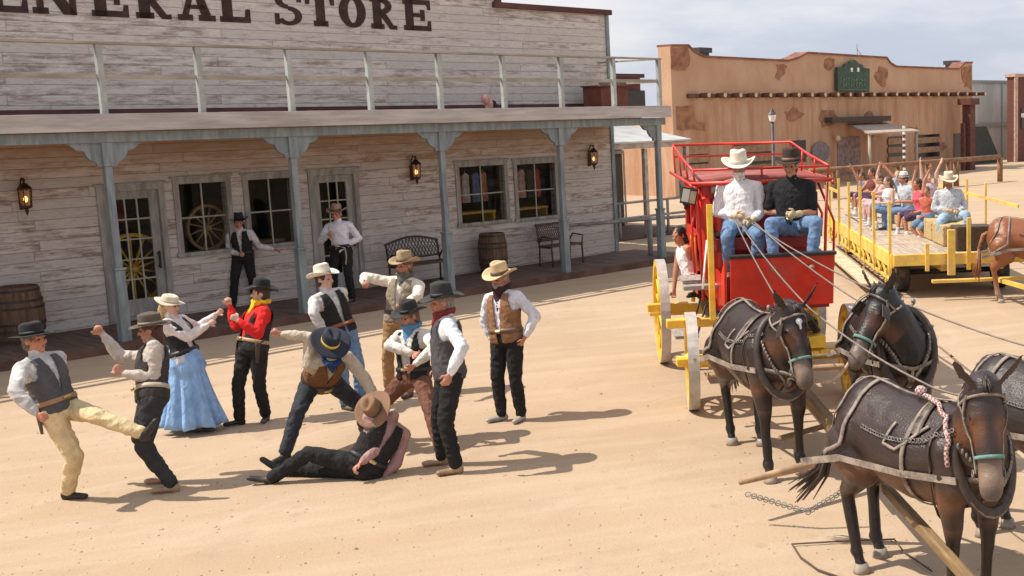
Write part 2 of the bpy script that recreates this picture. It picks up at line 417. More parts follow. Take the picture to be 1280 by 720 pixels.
# door / window units
FRAME = mat('old_frame_wood', (.30, .29, .27), .8, .3, 3, .3, stretch=(3, 3, .7), dirt=(.17, .13, .11, .6))
MUNT = mat('muntin_paint', (.36, .34, .28), .7, .2, 4, .2)
def opening(a, b, z0, z1, kind, parent, y=WY, nx=2, nz=2, fm=None, fw=.1, glass_z=None):
    w = empty('door' if kind == 'door' else 'window', None, None); w.parent = parent
    fm = fm or FRAME
    g = G(); g.box((a-fw, y-.03, z0), (a, y+.1, z1+fw)); g.box((b, y-.03, z0), (b+fw, y+.1, z1+fw)); g.box((a, y-.03, z1), (b, y+.1, z1+fw))
    if kind == 'win': g.box((a-fw-.03, y-.06, z0-.07), (b+fw+.03, y+.1, z0))
    g.box((a-fw-.04, y-.05, z1+fw), (b+fw+.04, y+.02, z1+fw+.035))
    g.build('frame', fm, w, bevel=.006)
    ga, gb, g0, g1 = a, b, z0, z1
    if kind == 'door':
        ga, gb, g0, g1 = a+.15, b-.15, z0+.36, z1-.14
        g = G(); g.box((a, y+.03, z0), (ga, y+.08, z1)); g.box((gb, y+.03, z0), (b, y+.08, z1)); g.box((ga, y+.03, z0), (gb, y+.08, g0)); g.box((ga, y+.03, g1), (gb, y+.08, z1))
        g.box((ga+.04, y+.015, z0+.08), (gb-.04, y+.029, g0-.06))
        g.build('leaf', fm, w, bevel=.004)
        h = G().box((b-.10, y-.035, z0+.85), (b-.07, y-.01, z0+1.15)); h.box((b-.10, y-.01, z0+.88), (b-.07, y+.03, z0+.91)); h.box((b-.10, y-.01, z0+1.09), (b-.07, y+.03, z0+1.12))
        h.build('handle', mat('black_iron', (.02, .02, .02), .45, .3, 8, .1, metal=.6), w)
    G().box((ga, y+.055, g0), (gb, y+.06, g1)).build('pane', GLASS, w)
    g = G()
    for i in range(1, nx): x = ga+(gb-ga)*i/nx; g.box((x-.012, y+.035, g0), (x+.012, y+.054, g1))
    for i in range(1, nz): z = g0+(g1-g0)*i/nz; g.box((ga, y+.037, z-.012), (gb, y+.053, z+.012))
    g.build('muntin', MUNT, w)
    return w
for i, (a, b, z0, z1, k) in enumerate(opens):
    opening(a, b, z0, z1, k, store, nx=3 if k == 'door' else 2, nz=5 if k == 'door' else 2)
# porch deck / balcony
g = G(); g.box((1, -.18, 3.50), (20.25, WY-.05, 3.56))
g.build('balcony_floor', mat('balcony_boards', (.28, .2, .15), .85, .3, 3, .3, stretch=(8, 1, 1)), store)
G().box((1, -.24, 3.37), (20.27, -.19, 3.63)).build('fascia', FASC, store, bevel=.006)
g = G(); g.box((1, -.1, 3.2), (20.21, .06, 3.36)); g.box((20.05, .065, 3.2), (20.21, WY-.06, 3.36)); g.build('porch_beam', GREYW, store, bevel=.008)
g = G(); x = 1.5
while x < 20: g.box((x, .065, 3.37), (x+.06, WY-.01, 3.495)); x += .6
g.build('joist', DARKWOOD, store).name = 'porch_joists'
posts = [2.07, 5.07, 8.07, 11.07, 14.1, 17.07, 20.0]
def bracket(g, x, s):
    pts = [(0, 0), (.0, -.36), (.06, -.36), (.08, -.30), (.17, -.25), (.22, -.18), (.24, -.12), (.34, -.10), (.42, -.03), (.44, 0)]
    g.prism([(x+s*(.075+p[0]), 3.198+p[1]) for p in pts], -.05, .01)
for i, x in enumerate(posts):
    g = G(); g.box((x-.055, -.075, .14), (x+.055, .035, 2.84)); g.box((x-.075, -.095, .14), (x+.075, .055, 1.25)); g.box((x-.075, -.095, 2.84), (x+.075, .055, 3.198)); g.box((x-.09, -.11, 1.251), (x+.09, .07, 1.29))
    po = g.build('porch_post', GREYW, store, bevel=.008)
    for s in (-1, 1):
        if i == 6 and s == 1: continue
        b_ = G(); bracket(b_, x, s); b_.build('bracket', GREYW, po)
rp = [2.07, 3.57, 5.07, 6.57, 8.07, 9.55, 11.08, 12.6, 14.09, 15.6, 17.1, 18.6, 20.02]
for x in rp:
    G().box((x-.045, -.165, 3.565), (x+.045, -.075, 4.66)).build('rail_post', POSTW, store, bevel=.005)
g = G(); g.box((1, -.185, 4.662), (20.08, -.055, 4.70)); g.box((20.0, -.055, 4.663), (20.08, WY-.01, 4.699)); g.build('top_rail', RAILW, store, bevel=.004)
g = G(); g.box((1, -.128, 4.15), (20.0, -.10, 4.22)); g.box((20.02, -.07, 4.15), (20.05, WY-.01, 4.22)); g.build('middle_rail', RAILW, store)
# lettering
def letters():
    H = .62; z0 = 5.24; T = .185; S = .10
    def I(g, x, w=T, z=z0, h=H): g.box((x, 0, z), (x+w, 1, z+h))
    def serif(g, x, w, top=True, bot=True):
        if bot: g.box((x-.055, 0, z0), (x+w+.055, 1, z0+S))
        if top: g.box((x-.055, 0, z0+H-S), (x+w+.055, 1, z0+H))
    def arc(g, cx, cz, rx, rz, a0, a1, tx, tz, n=14):
        for i in range(n):
            p = []
            for a in (a0+(a1-a0)*i/n, a0+(a1-a0)*(i+1)/n):
                p.append((cx+rx*math.cos(a), cz+rz*math.sin(a), cx+(rx-tx)*math.cos(a), cz+(rz-tz)*math.sin(a)))
            (x0, zz0, X0, Z0), (x1, zz1, X1, Z1) = p
            g.prism([(x0, zz0), (x1, zz1), (X1, Z1), (X0, Z0)], 0, 1)
    def poly(g, pts): g.prism([(x, z0+z) for x, z in pts], 0, 1)
    def E(g, x, w):
        I(g, x+.05); poly(g, [(x, 0), (x+w, 0), (x+w, .2), (x+w-.07, .2), (x+w-.09, S), (x, S)])
        poly(g, [(x, H), (x+w, H), (x+w, H-.2), (x+w-.07, H-.2), (x+w-.09, H-S), (x, H-S)])
        poly(g, [(x+.2, .27), (x+w*.62, .27), (x+w*.62, .2), (x+w*.78, .2), (x+w*.78, .42), (x+w*.62, .42), (x+w*.62, .35), (x+.2, .35)])
    def Lt(g, x, w):
        I(g, x+.05); serif(g, x+.05, T, True, False)
        poly(g, [(x, 0), (x+w, 0), (x+w, .24), (x+w-.08, .24), (x+w-.10, S), (x, S)])
    def N(g, x, w):
        for a in (x+.05, x+w-.05-.10): I(g, a, .10)
        serif(g, x+.04, .12); g.box((x+w-.24, 0, z0+H-S), (x+w, 1, z0+H))
        poly(g, [(x+.05, H), (x+.25, H), (x+w-.05, 0), (x+w-.25, 0)])
    def R(g, x, w):
        I(g, x+.05); serif(g, x+.05, T)
        arc(g, x+.21, z0+.45, .27, .17, math.pi/2, -math.pi/2, .15, .10)
        poly(g, [(x+.2, .28), (x+.34, .30), (x+.50, .08), (x+.58, .08), (x+.58, .0), (x+.42, 0)])
    def A(g, x, w):
        m = x+w/2
        poly(g, [(m-.07, H), (m+.07, H), (x+w-.06, S), (x+w-.23, S)]); poly(g, [(m-.07, H), (m+.02, H), (x+.17, S), (x+.06, S)])
        g.box((x+.15, 0, z0+.2), (x+w-.15, 1, z0+.27)); g.box((x-.02, 0, z0), (x+.24, 1, z0+S)); g.box((x+w-.28, 0, z0), (x+w+.02, 1, z0+S))
    def O(g, x, w): arc(g, x+w/2, z0+H/2, w/2, H/2, 0, 2*math.pi, .19, .09, 28)
    def Gt(g, x, w):
        arc(g, x+w/2, z0+H/2, w/2, H/2, .7, 2*math.pi-.1, .19, .09, 24); g.box((x+w-.26, 0, z0+.24), (x+w+.03, 1, z0+.32)); g.box((x+w-.14, 0, z0+.05), (x+w-.0, 1, z0+.25))
    def S_(g, x, w):
        m = x+w/2
        arc(g, m, z0+.455, w/2-.02, .165, .2, 1.5*math.pi, .14, .075, 18); arc(g, m, z0+.165+.04-.04, w/2, .165+.01, -math.pi*.85, math.pi/2, .14, .075, 18)
        g.box((x, 0, z0+.0), (x+.09, 1, z0+.2)); g.box((x+w-.09, 0, z0+H-.2), (x+w, 1, z0+H))
    def Tt(g, x, w):
        m = x+w/2; I(g, m-T/2); serif(g, m-T/2, T, False, True)
        poly(g, [(x, H), (x+w, H), (x+w, H-.22), (x+w-.08, H-.22), (x+w-.10, H-S), (x+.10, H-S), (x+.08, H-.22), (x, H-.22)])
    seq = [(Gt, 6.72), (E, 7.34), (N, 8.0), (E, 8.86), (R, 9.56), (A, 10.27), (Lt, 10.99), (S_, 12.02), (Tt, 12.64), (O, 13.33), (R, 14.02), (E, 14.76)]
    wid = {Gt: .56, E: .58, N: .68, R: .6, A: .62, Lt: .56, S_: .54, Tt: .6, O: .58}
    out = [G(), G()]
    for f, x in seq:
        h = G(); f(h, x, wid[f]*(1.12 if x > 14.7 else 1.0))
        out[x > 11.5].add([(a, WY-.012 if b < .5 else WY-.003, c) for a, b, c in h.v], h.f)
    return out
for word_ in letters(): word_.build('sign_word', mat('lettering_paint', (.035, .016, .013), .8, .3, 6, .1, dirt=(.10, .06, .05, .4)), store)
# ---- lanterns on the wall
IRON = mat('rusty_lantern_iron', (.06, .028, .018), .55, .4, 8, .2, metal=.4)
def glow_mat():
    m, nt, b = new_mat('lantern_flame'); b.inputs['Base Color'].default_value = (1, .55, .2, 1)
    b.inputs['Emission Color'].default_value = (1, .5, .16, 1); b.inputs['Emission Strength'].default_value = 3.5; return m
FLAME = glow_mat()
def amber():
    m, nt, b = new_mat('lantern_glass'); b.inputs['Base Color'].default_value = (.5, .25, .1, 1); b.inputs['Alpha'].default_value = .35; b.inputs['Roughness'].default_value = .1; return m
AMB = amber()
def lantern(px, py, t, label):
    s, z = onplane(px, py, t-.14)
    r = empty('wall_lantern', label, 'lantern', st(s, -WY+.17, z), ROTZ, group='lanterns on the store wall')
    k = 1.12
    g = G(); g.lathe([(.01, .27*k), (.025, .24*k), (.012, .21*k), (.04, .19*k), (.10, .13*k), (.105, .11*k), (.01, .105*k)], 12)
    g.lathe([(.02, -.17*k), (.085, -.14*k), (.08, -.12*k), (.02, -.13*k)], 12); g.lathe([(.004, -.26*k), (.02, -.22*k), (.03, -.19*k), (.02, -.165*k)], 10)
    for a in range(6):
        c, s_ = math.cos(a*math.pi/3), math.sin(a*math.pi/3); g.tube([(.078*c, .078*s_, -.13*k), (.098*c, .098*s_, .11*k)], .008, 6)
    g.tube([(0, .17, -.05), (0, .15, .2), (0, .08, .3), (0, 0, .27)], .012, 6); g.box((-.04, .14, -.2), (.04, .168, .1))
    g.build('lantern_frame', IRON, r)
    G().lathe([(.066, -.12*k), (.086, .10*k)], 12).build('glass', AMB, r)
    G().ell((0, 0, -.03), .03, .03, .05).build('flame', FLAME, r, True)
lantern(22, 246, -1.85, 'iron wall lantern on the far left wall beside the left door')
lantern(509, 213, -1.85, 'iron wall lantern between the middle door and the right windows')
lantern(731, 197, -1.85, 'iron wall lantern at the far right end of the store wall')
# ---- things inside the shop, some added in place of window reflections
def wheel_mesh(R, n, rimw, tread, hubr, hubl, spr=.02):
    """wheel in the x-z plane, axis y; returns (rim, tyre, spokes, hub) builders"""
    rim = G(); N = 40
    def ring(g, r0, r1, y0, y1):
        rr = []
        for k in range(N):
            a = 2*math.pi*k/N; c, s = math.cos(a), math.sin(a); rr.append([(r0*c, y0, r0*s), (r1*c, y0, r1*s), (r1*c, y1, r1*s), (r0*c, y1, r0*s)])
        o = len(g.v)
        for q in rr: g.v += q
        for k in range(N):
            j = (k+1) % N
            for e in range(4): g.f.append((o+k*4+e, o+k*4+(e+1) % 4, o+j*4+(e+1) % 4, o+j*4+e))
    ring(rim, R-rimw, R-.012, -tread/2, tread/2)
    tyre = G(); ring(tyre, R-.012, R, -tread/2-.004, tread/2+.004)
    sp = []
    for k in range(n):
        a = 2*math.pi*(k+.5)/n; c, s = math.cos(a), math.sin(a)
        q = G(); q.tube([(hubr*.8*c, .02 if k % 2 else -.02, hubr*.8*s), (.5*R*c, 0, .5*R*s), ((R-rimw+.01)*c, 0, (R-rimw+.01)*s)], [spr*1.3, spr, spr*1.2], 7); sp.append(q)
    hub = G(); M = Matrix.Rotation(-math.pi/2, 4, 'X')
    hub.lathe([(hubr*.5, -hubl), (hubr*.65, -hubl*.95), (hubr*.7, -hubl*.5), (hubr, -hubl*.3), (hubr, hubl*.3), (hubr*.7, hubl*.5), (hubr*.6, hubl*.95), (hubr*.45, hubl)], 16, M)
    return rim, tyre, sp, hub
def wheel_parts(parent, R, n, m, mt, rimw=.07, tread=.08, hubr=.1, hubl=.14, spr=.022):
    rim, ty, sp, hub = wheel_mesh(R, n, rimw, tread, hubr, hubl, spr)
    rim.build('rim', m, parent); ty.build('tyre', mt, parent)
    for q in sp: q.build('spoke', m, parent, True)
    hub.build('hub', m, parent, True)
TANW = mat('bare_tan_wood', (.36, .22, .10), .7, .25, 5, .3)
YEL = mat('yellow_paint', (.80, .50, .045), .5, .18, 4, .15, dirt=(.55, .38, .14, .55))
IRONT = mat('worn_iron_tyre', (.46, .42, .38), .6, .2, 6, .2, metal=.1, dirt=(.52, .43, .33, .7))
r = empty('wagon_wheel', 'bare wooden wagon wheel displayed behind the left shop window', 'wheel', st(10.55, -2.14, 1.60), ROTZ+.2)
wheel_parts(r, .42, 12, TANW, TANW, .05, .05, .06, .08, .014)
r = empty('wagon_wheel', 'yellow spoked wheel added as carriage reflection behind the panes of the left door', 'wheel', st(9.22, -2.17, 1.0), ROTZ+.08)  # wheel added in place of a yellow carriage reflected in the door panes
wheel_parts(r, .62, 14, YEL, YEL, .06, .06, .08, .1, .018)
def simple(name, label, cat, g, m, loc=None, rz=0, group=None, smooth=False, bevel=0):
    o = g.build(name, m, None, smooth, bevel=bevel)
    if loc is not None: o.location = loc; o.rotation_euler = (0, 0, rz)
    return tag(o, label, cat, group)
g = G(); g.box((-.45, -.2, 0), (.45, .2, .06)); [g.box((a, -.18, -.95), (a+.06, .18, 0)) for a in (-.43, .37)]
simple('display_table', 'tan wooden display table behind the window beside the black hatted man', 'table', g, TANW, st(11.6, -2.4, 1.2), ROTZ)
g = G(); g.box((-.5, -.18, 0), (.5, .18, .05)); [g.box((a, -.17, -.75), (a+.05, .17, 0)) for a in (-.48, .43)]
simple('display_table', 'yellowish table added as wagon reflection in the lower panes of the third shop window', 'table', g, mat('ochre_wood', (.5, .3, .05), .6, .2), st(16.45, -2.24, 1.38), ROTZ)  # yellow tables stand in for the wagon reflected in the right windows
simple('display_table', 'yellowish table added as wagon reflection in the lower panes of the rightmost shop window', 'table', G().add(g.v, g.f), mat('ochre_wood', (.5, .3, .05)), st(17.95, -2.24, 1.36), ROTZ)
cols = [((.5, .08, .06), 'red'), ((.55, .52, .5), 'white'), ((.1, .16, .34), 'blue'), ((.45, .2, .1), 'rust brown'), ((.6, .4, .38), 'pink'), ((.05, .05, .05), 'black')]  # shirt colours stand in for the crowd reflected in the glass
wi = 0
for s0, wn_ in ((16.2, 'third'), (17.8, 'rightmost')):
    for j in range(4):
        c, cn = cols[(wi*5+j*1) % 6 if wi == 0 else (j+2+wi) % 6]
        x = s0-.18+j*.24 if wi == 0 else s0-.22+j*.22
        g = G(); w = .09
        g.loft([[V((w*a*math.cos(k*math.pi/5), .04*math.sin(k*math.pi/5)*(1+.3*math.sin(k*3)), z)) for k in range(10)] for a, z in ((1.3, -.62), (1.15, -.4), (1.0, -.15), (1.15, -.04), (.4, .02))])
        g.tube([(0, 0, .0), (0, 0, .07)], .006, 5)
        simple('reflection_shirt', '%s shirt added as crowd reflection, %s shop window, number %s from the left' % (cn, wn_, ('one', 'two', 'three', 'four')[j]), 'shirt', g, mat('cloth_'+cn.replace(' ', '_'), c, .9, .3, 9, .4), st(x, -2.13-.05*(j % 2), 2.25), ROTZ, 'shirts standing in for crowd reflections', True)
    wi += 1
g = G(); g.box((-.25, -.15, 0), (.25, .15, .38)); 
simple('reflection_trunk', 'dark red trunk added as reflection behind the upper panes of the left door', 'trunk', g, mat('trunk_red', (.3, .03, .03), .6), st(9.2, -3.0, 1.75), ROTZ, bevel=.02)  # trunk added for the red part of the door reflection
g = G(); g.box((-.3, -.2, 0), (.3, .2, .06)); [g.box((a, -.18, -1.62), (a+.05, .18, 0)) for a in (-.29, .24)]
simple('tall_stand', 'tall brown stand inside the left door carrying the red trunk', 'stand', g, DARKWOOD, st(9.2, -3.0, 1.69), ROTZ)
# ---- barrels
BARW = mat('barrel_staves', (.11, .06, .035), .75, .4, 3, .5, stretch=(7, 7, .8), dirt=(.2, .13, .08, .5))
HOOP = mat('barrel_hoop_iron', (.07, .055, .05), .55, .3, 8, .2, metal=.7)
def barrel(px, py, R, Hh, label):
    p = st(onplane(px, py, -1.4)[0], -1.4, .14); r = empty('barrel', label, 'barrel', p, random.random()*3)
    prof = [(R*(.84+.16*math.sin(math.pi*i/10)), Hh*i/10) for i in range(11)]
    G().lathe(prof+[(R*.78, Hh), (R*.78, Hh-.03)], 28).build('staves', BARW, r)
    for z in (.06, .24, .36, .64, .76, .94):
        rr = R*(.84+.16*math.sin(math.pi*z)); G().lathe([(rr+.001, Hh*z-.02), (rr+.008, Hh*z-.019), (rr+.008, Hh*z+.019), (rr+.001, Hh*z+.02)], 28).build('hoop', HOOP, r)
barrel(26, 424, .37, .88, 'old brown barrel by the wall at the far left of the porch')
barrel(617, 330, .31, .86, 'dark barrel on the porch between the two benches')
# ---- benches
BENCH = mat('dark_bench_iron', (.035, .03, .028), .6, .3, 6, .2)
BENCHW = mat('bench_slat_wood', (.10, .05, .035), .7, .3, 5, .3)
def bench(c, rz, L, label, back_h, arch, m1, m2):
    r = empty('bench', label, 'bench', c, rz)
    for i in range(4): G().box((-L/2, -.42+i*.115, .43), (L/2, -.32+i*.115, .46)).build('seat_slat', m2, r)
    for s in (-1, 1):
        g = G(); x = s*(L/2-.03)
        g.tube([(x, -.42, 0), (x, -.40, .43), (x, -.44, .64), (x, -.1, .66), (x, .02, .5)], .02, 7); g.tube([(x, .02, 0), (x, .0, .43), (x, .08, back_h)], .02, 7); g.tube([(x, -.41, .42), (x, .02, .42)], .017, 7)
        g.build('end_frame', m1, r, True)
    g = G(); N = 16
    top = [(-L/2+L*i/N, .08, back_h+arch*math.sin(math.pi*i/N)) for i in range(N+1)]
    g.tube(top, .02, 7); g.tube([(-L/2, .02, .55), (L/2, .02, .55)], .016, 7)
    for i in range(1, N*2):
        x = -L/2+L*i/(N*2); zt = back_h+arch*math.sin(math.pi*i/(N*2)); sg = .05 if i % 2 else -.05
        g.tube([(x-sg, .025, .55), (x+sg, .05, (zt+.55)/2), (x-sg, .075, zt)], .009, 5)
    g.build('backrest', m1, r, True)
bench(st(onplane(513, 320, -1.5)[0], -1.35, .14), ROTZ, 1.25, 'black iron bench with an arched lattice back on the porch', .85, .12, BENCH, BENCHW)
bench(st(onplane(688, 302, -1.5)[0], -1.35, .14), ROTZ, .95, 'small reddish brown bench under the rightmost shop window', .92, .0, BENCHW, BENCHW)
# ---- hitching rails
def rail_fence(name, label, cat, pts, h, posts_at, m, r=.05, rails=(1.,), post_r=.06, group=None):
    root = empty(name, label, cat, pts[0], 0, group); o = V(pts[0])
    for zf in rails: G().tube([V(p)-o+V((0, 0, h*zf)) for p in pts], r, 8).build('rail', m, root, True)
    for p in posts_at: q = V(p)-o; G().tube([q, q+V((0, 0, h-.02))], post_r, 8).build('post', m, root, True)
    return root
GR = mat('grey_rail_wood', (.25, .24, .23), .8, .3, 3, .3)
a, b = st(17.9, -1.25), st(21.6, -.1)
rail_fence('hitching_rail', 'grey hitching rail at the right end of the store porch', 'hitching rail', [a, b], 1.0, [a+(b-a)*.04, a+(b-a)*.62, a+(b-a)*.97], GR, .04)
# red brown chest and pinkish bundle on the balcony
s_, z_ = onplane(610, 130, -.75); g = G(); g.ell((-.05, 0, .26), .11, .09, .10); g.ell((.03, .01, .15), .09, .09, .13); g.ell((-.02, 0, .06), .05, .05, .07)
r_ = simple('cloth_bundle', 'small pink cloth bundle on the balcony floor right of its middle', 'bundle', g, cloth_pink if False else mat('pink_rag', (.62, .34, .30), .9, .3, 9, .4), st(s_, -.75, 3.565), ROTZ, smooth=True)
G().ell((.15, .02, .12), .08, .08, .12).build('dark_bag', mat('dark_rag', (.03, .02, .018), .9), r_, True)
G().box((-.10, -.09, -.003), (.20, .10, .02)).build('mat', mat('pink_rag', (.62, .34, .30)), r_)
RB = boards_mat('red_brown_boards', (.16, .055, .035), (.10, .04, .028), .14, 2.)
g = G(); g.box((-.42, -.3, 0), (.42, .3, .52)); g.box((-.46, -.34, .521), (.46, .34, .56))
simple('wooden_chest', 'red brown wooden chest on the right end of the balcony', 'chest', g, mat('chest_red', (.15, .045, .03), .75, .3, 4, .3), st(19.55, -1.15, 3.565), ROTZ, bevel=.01)
# ================================================================= far buildings
# ---- small red brown shop with tin awning
T2 = -7.0
E2 = onplane(861, 169, T2+2.5)[0]
shop = empty('small_shop', 'red brown wooden shop with a pale tin porch roof beside the general store', 'shop', st(0, T2), ROTZ)
BRN = boards_mat('brown_boards', (.15, .07, .045), (.09, .045, .03), .18, 2.4, vertical=True)
g = G(); g.box((21.8, 0, 0), (E2-.3, .2, 3.3)); g.box((E2-.5, .2, 0), (E2-.3, 7, 3.3)); g.box((21.8, .2, 0), (22, 7, 3.3)); g.build('wall', BRN, shop)
g = G(); g.box((22.6, -.03, .5), (23.7, -.003, 2.3)); g.box((24.6, -.03, .1), (25.6, -.003, 2.2)); 
g.build('dark_opening', mat('dark_window', (.012, .01, .012), .2, .2), shop)
g = G()
for a, b in ((22.55, 23.75), (24.55, 25.65)): g.box((a, -.05, 2.3), (b, -.031, 2.4)); g.box((a-.06, -.05, .1), (a, -.031, 2.4)); g.box((b, -.05, .1), (b+.06, -.031, 2.4))
g.build('trim', mat('pale_trim', (.42, .36, .3), .8), shop)
g = G(); y0, y1 = -2.6, 0
g.add([(21.5, y1, 3.15), (E2, y1, 3.15), (E2, y0, 2.72), (21.5, y0, 2.72), (21.5, y1, 3.11), (E2, y1, 3.11), (E2, y0, 2.68), (21.5, y0, 2.68)], [(0, 1, 2, 3), (7, 6, 5, 4), (3, 2, 6, 7), (0, 3, 7, 4), (1, 5, 6, 2)])
TIN = mat('pale_corrugated_tin', (.50, .51, .50), .5, .15, 2, .1, metal=.3)
g.build('awning', TIN, shop)
G().box((21.5, -2.55, 2.52), (E2, -2.45, 2.67)).build('awning_beam', mat('pale_trim', (.42, .36, .3)), shop)
for x in (21.9, 24.1, E2-.15): G().box((x-.06, -2.56, 0), (x+.06, -2.44, 2.51)).build('post', mat('pale_trim', (.42, .36, .3)), shop)
G().box((21.4, -2.5, .02), (E2, -.01, .12)).build('porch_floor', BW, shop)
u0 = onplane(762, 97, T2-.3); u1 = onplane(800, 97, T2-.3)
G().box((u0[0], .3, 3.3), (u1[0], 1.0, u0[1])).build('upper_wall', RB, shop)
G().box((u0[0]-.1, .2, u0[1]), (u1[0]+.1, 1.1, u0[1]+.12)).build('roof_trim', MAROON, shop)
u2 = onplane(777, 113, T2+.1); u3 = onplane(807, 135, T2+.1); G().box((u2[0], -.1, u3[1]), (u3[0], .25, u2[1])).build('roof_unit', mat('dark_roof_box', (.03, .025, .025), .5), shop)
G().box((u1[0]+.11, .55, 3.3), (E2-.4, .9, 4.0)).build('parapet', mat('peach_plaster', (.5, .33, .23), .9), shop)
s0 = 21.5
rail_fence('porch_rail', 'thin grey rail along the front of the small brown shop', 'railing', [st(21.6, T2+2.55, .1), st(E2, T2+2.55, .1)], .95, [st(x, T2+2.55, .1) for x in (23.0, 24.9, 26.6)], GR, .035, rails=(1., .55), post_r=.04)
# ---- adobe building
T3 = -15.3
adobe = empty('adobe_building', 'tan adobe building with stepped parapet, peeling plaster and projecting beam ends', 'building', st(0, T3), ROTZ)
def stucco():
    m, nt, b = new_mat('peeling_stucco'); n = NT(nt); c = n.coords('Object')
    big = n.noise(c, .5, 6, .65)
    cs = n.coords('Object', (1.5, 1, .16)); st_ = n.noise(cs, 1.4, 6, .7)
    a = n.mix(n.ramp(big, .3, .7), (.46, .285, .18), (.55, .36, .235))
    sp = nt.nodes.new('ShaderNodeSeparateXYZ'); n.l(c, sp.inputs[0])
    low = n.math('SUBTRACT', 1., n.ramp(sp.outputs[2], 3.6, 4.3))
    a = n.mix(n.math('MULTIPLY', n.math('MULTIPLY', n.ramp(st_, .40, .64), low), .55), a, (.36, .145, .06))
    a = n.mix(n.math('MULTIPLY', n.ramp(st_, .50, .72), .25), a, (.40, .20, .10))
    n.l(a, b.inputs['Base Color']); b.inputs['Roughness'].default_value = .95
    n.l(n.bump(n.noise(c, 9, 6, .7), .4, .03), b.inputs['Normal']); return m
STU = stucco()
def q3(px, py): return onplane(px, py, T3)
top = [(837.5, 58), (860, 58), (868, 66), (880, 72), (985, 77), (998, 73), (1009, 67), (1108, 73), (1113, 80), (1120, 84), (1198, 87), (1203, 82), (1206, 79), (1215.3, 79)]
tp = [q3(*p) for p in top]; sL, sR = tp[0][0], tp[-1][0]
g = G(); g.prism([(sL, 0)]+tp+[(sR, 0)], 0, .7); g.build('wall', STU, adobe)
g = G()
for (a, b) in zip(tp[:-1], tp[1:]):
    g.prism([(a[0], a[1]), (b[0], b[1]), (b[0], b[1]+.09), (a[0], a[1]+.09)], -.06, .76)
g.build('parapet_trim', mat('parapet_red_brown', (.22, .085, .055), .8, .3, 2), adobe)
g = G(); g.box((sL+.4, .7, 0), (sR-.2, 9, 2.9)); g.build('rear_wall', STU, adobe)
PATCH = mat('exposed_adobe_bricks', (.31, .15, .085), .95, .3, 3, .5)
def blob(g, pts, y=-.03):
    q = [q3(*p) for p in pts]; out = []
    for k in range(len(q)):
        a, b = q[k], q[(k+1) % len(q)]
        for j in range(6):
            f = j/6; x, z = a[0]+(b[0]-a[0])*f, a[1]+(b[1]-a[1])*f
            e = 0 if (x < sL+.3 or x > sR-.3) else .17
            out.append((x+e*1.6*noise.noise(V((x*2.1, z*2.1, 1))), z+e*noise.noise(V((x*2.3, z*2.3, 7)))))
    g.prism(out, y, -.002)
for nm, pts in enumerate(([(838, 60), (862, 61), (862, 80), (858, 86), (848, 88), (838, 86)], [(970, 80), (985, 81), (981, 92), (975, 101), (970, 98)], [(1031, 74), (1043, 74), (1043, 84), (1037, 86), (1031, 83)],
          [(1094, 88), (1100, 83), (1108, 86), (1110, 95), (1106, 108), (1099, 106), (1093, 96)], [(1202, 84), (1214, 82), (1214, 112), (1206, 110), (1202, 92)], [(980, 141), (990, 135), (1000, 137), (1006, 144), (997, 149), (990, 152), (984, 147)],
          [(845, 133), (866, 134), (866, 150), (880, 154), (880, 163), (846, 162)], [(1026, 138), (1040, 138), (1046, 144), (1045, 154), (1028, 158), (1025, 148)], [(1080, 143), (1090, 139), (1094, 146), (1086, 150), (1080, 149)], [(1175, 180), (1180, 176), (1184, 182), (1178, 190), (1174, 188)], [(1137, 160), (1145, 157), (1150, 163), (1140, 165)])):
    g = G(); blob(g, pts); g.build('bare_patch', PATCH, adobe)
VIG = mat('viga_wood', (.13, .06, .035), .8, .3, 4, .3); ENDW = mat('viga_end_wood', (.62, .45, .27), .8, .2, 9)
ss, zz = q3(856, 118); se, _ = q3(1222, 119); i = 0; nv = 24
for i in range(nv):
    x = ss+(se-ss)*(i+.5)/nv; 
    v_ = G().box((x-.42, -.16, zz-.16), (x+.34, -.005, zz+.02)).build('viga_ledge', VIG, adobe)
    h = G(); h.tube([(x+.30, -.62, zz-.05), (x+.30, -.17, zz-.05)], .105, 10); h.build('viga', VIG, v_, True)
    G().tube([(x+.30, -.635, zz-.05), (x+.30, -.621, zz-.05)], .1, 10).build('viga_end', ENDW, v_)
# doors and windows of the adobe building
DKW = mat('dark_window', (.012, .01, .012)); LIL = mat('lilac_grey_door', (.27, .19, .18), .8, .3, 5, .3)
def rect3(px0, py0, px1, py1, y0, y1, name, m):
    a = q3(px0, py0); b = q3(px1, py1); return G().box((a[0], y0, b[1]), (b[0], y1, a[1])).build(name, m, adobe)
d_ = rect3(1046, 172, 1075, 216, -.05, -.002, 'door', LIL)
w1 = rect3(860, 184, 885, 215, -.04, -.002, 'window', DKW); w2 = rect3(917, 181, 966, 214, -.04, -.002, 'window', DKW); w3 = rect3(987, 176, 1007, 202, -.04, -.002, 'window', DKW)
w4 = rect3(1110, 171, 1127, 204, -.04, -.002, 'window', DKW); w5 = rect3(1144, 169, 1174, 204, -.04, -.002, 'window', DKW); w6 = rect3(1192, 167, 1203, 204, -.04, -.002, 'window', DKW)
for w, (a0, b0, a1, b1) in ((w4, (1110, 171, 1127, 204)), (w5, (1144, 169, 1174, 204)), (w2, (917, 181, 966, 214)), (w1, (860, 184, 885, 215))):
    a = q3(a0, b0); b = q3(a1, b1); g = G()
    for fz in (.05, .4, .72): z = b[1]+(a[1]-b[1])*fz; g.box((a[0]-.1, -.09, z), (b[0]+.1, -.042, z+.13*(b[1]-a[1])/(b[1]-a[1])+.18))
    g.build('shelf_board', mat('window_board_wood', (.33, .19, .11), .8), w)
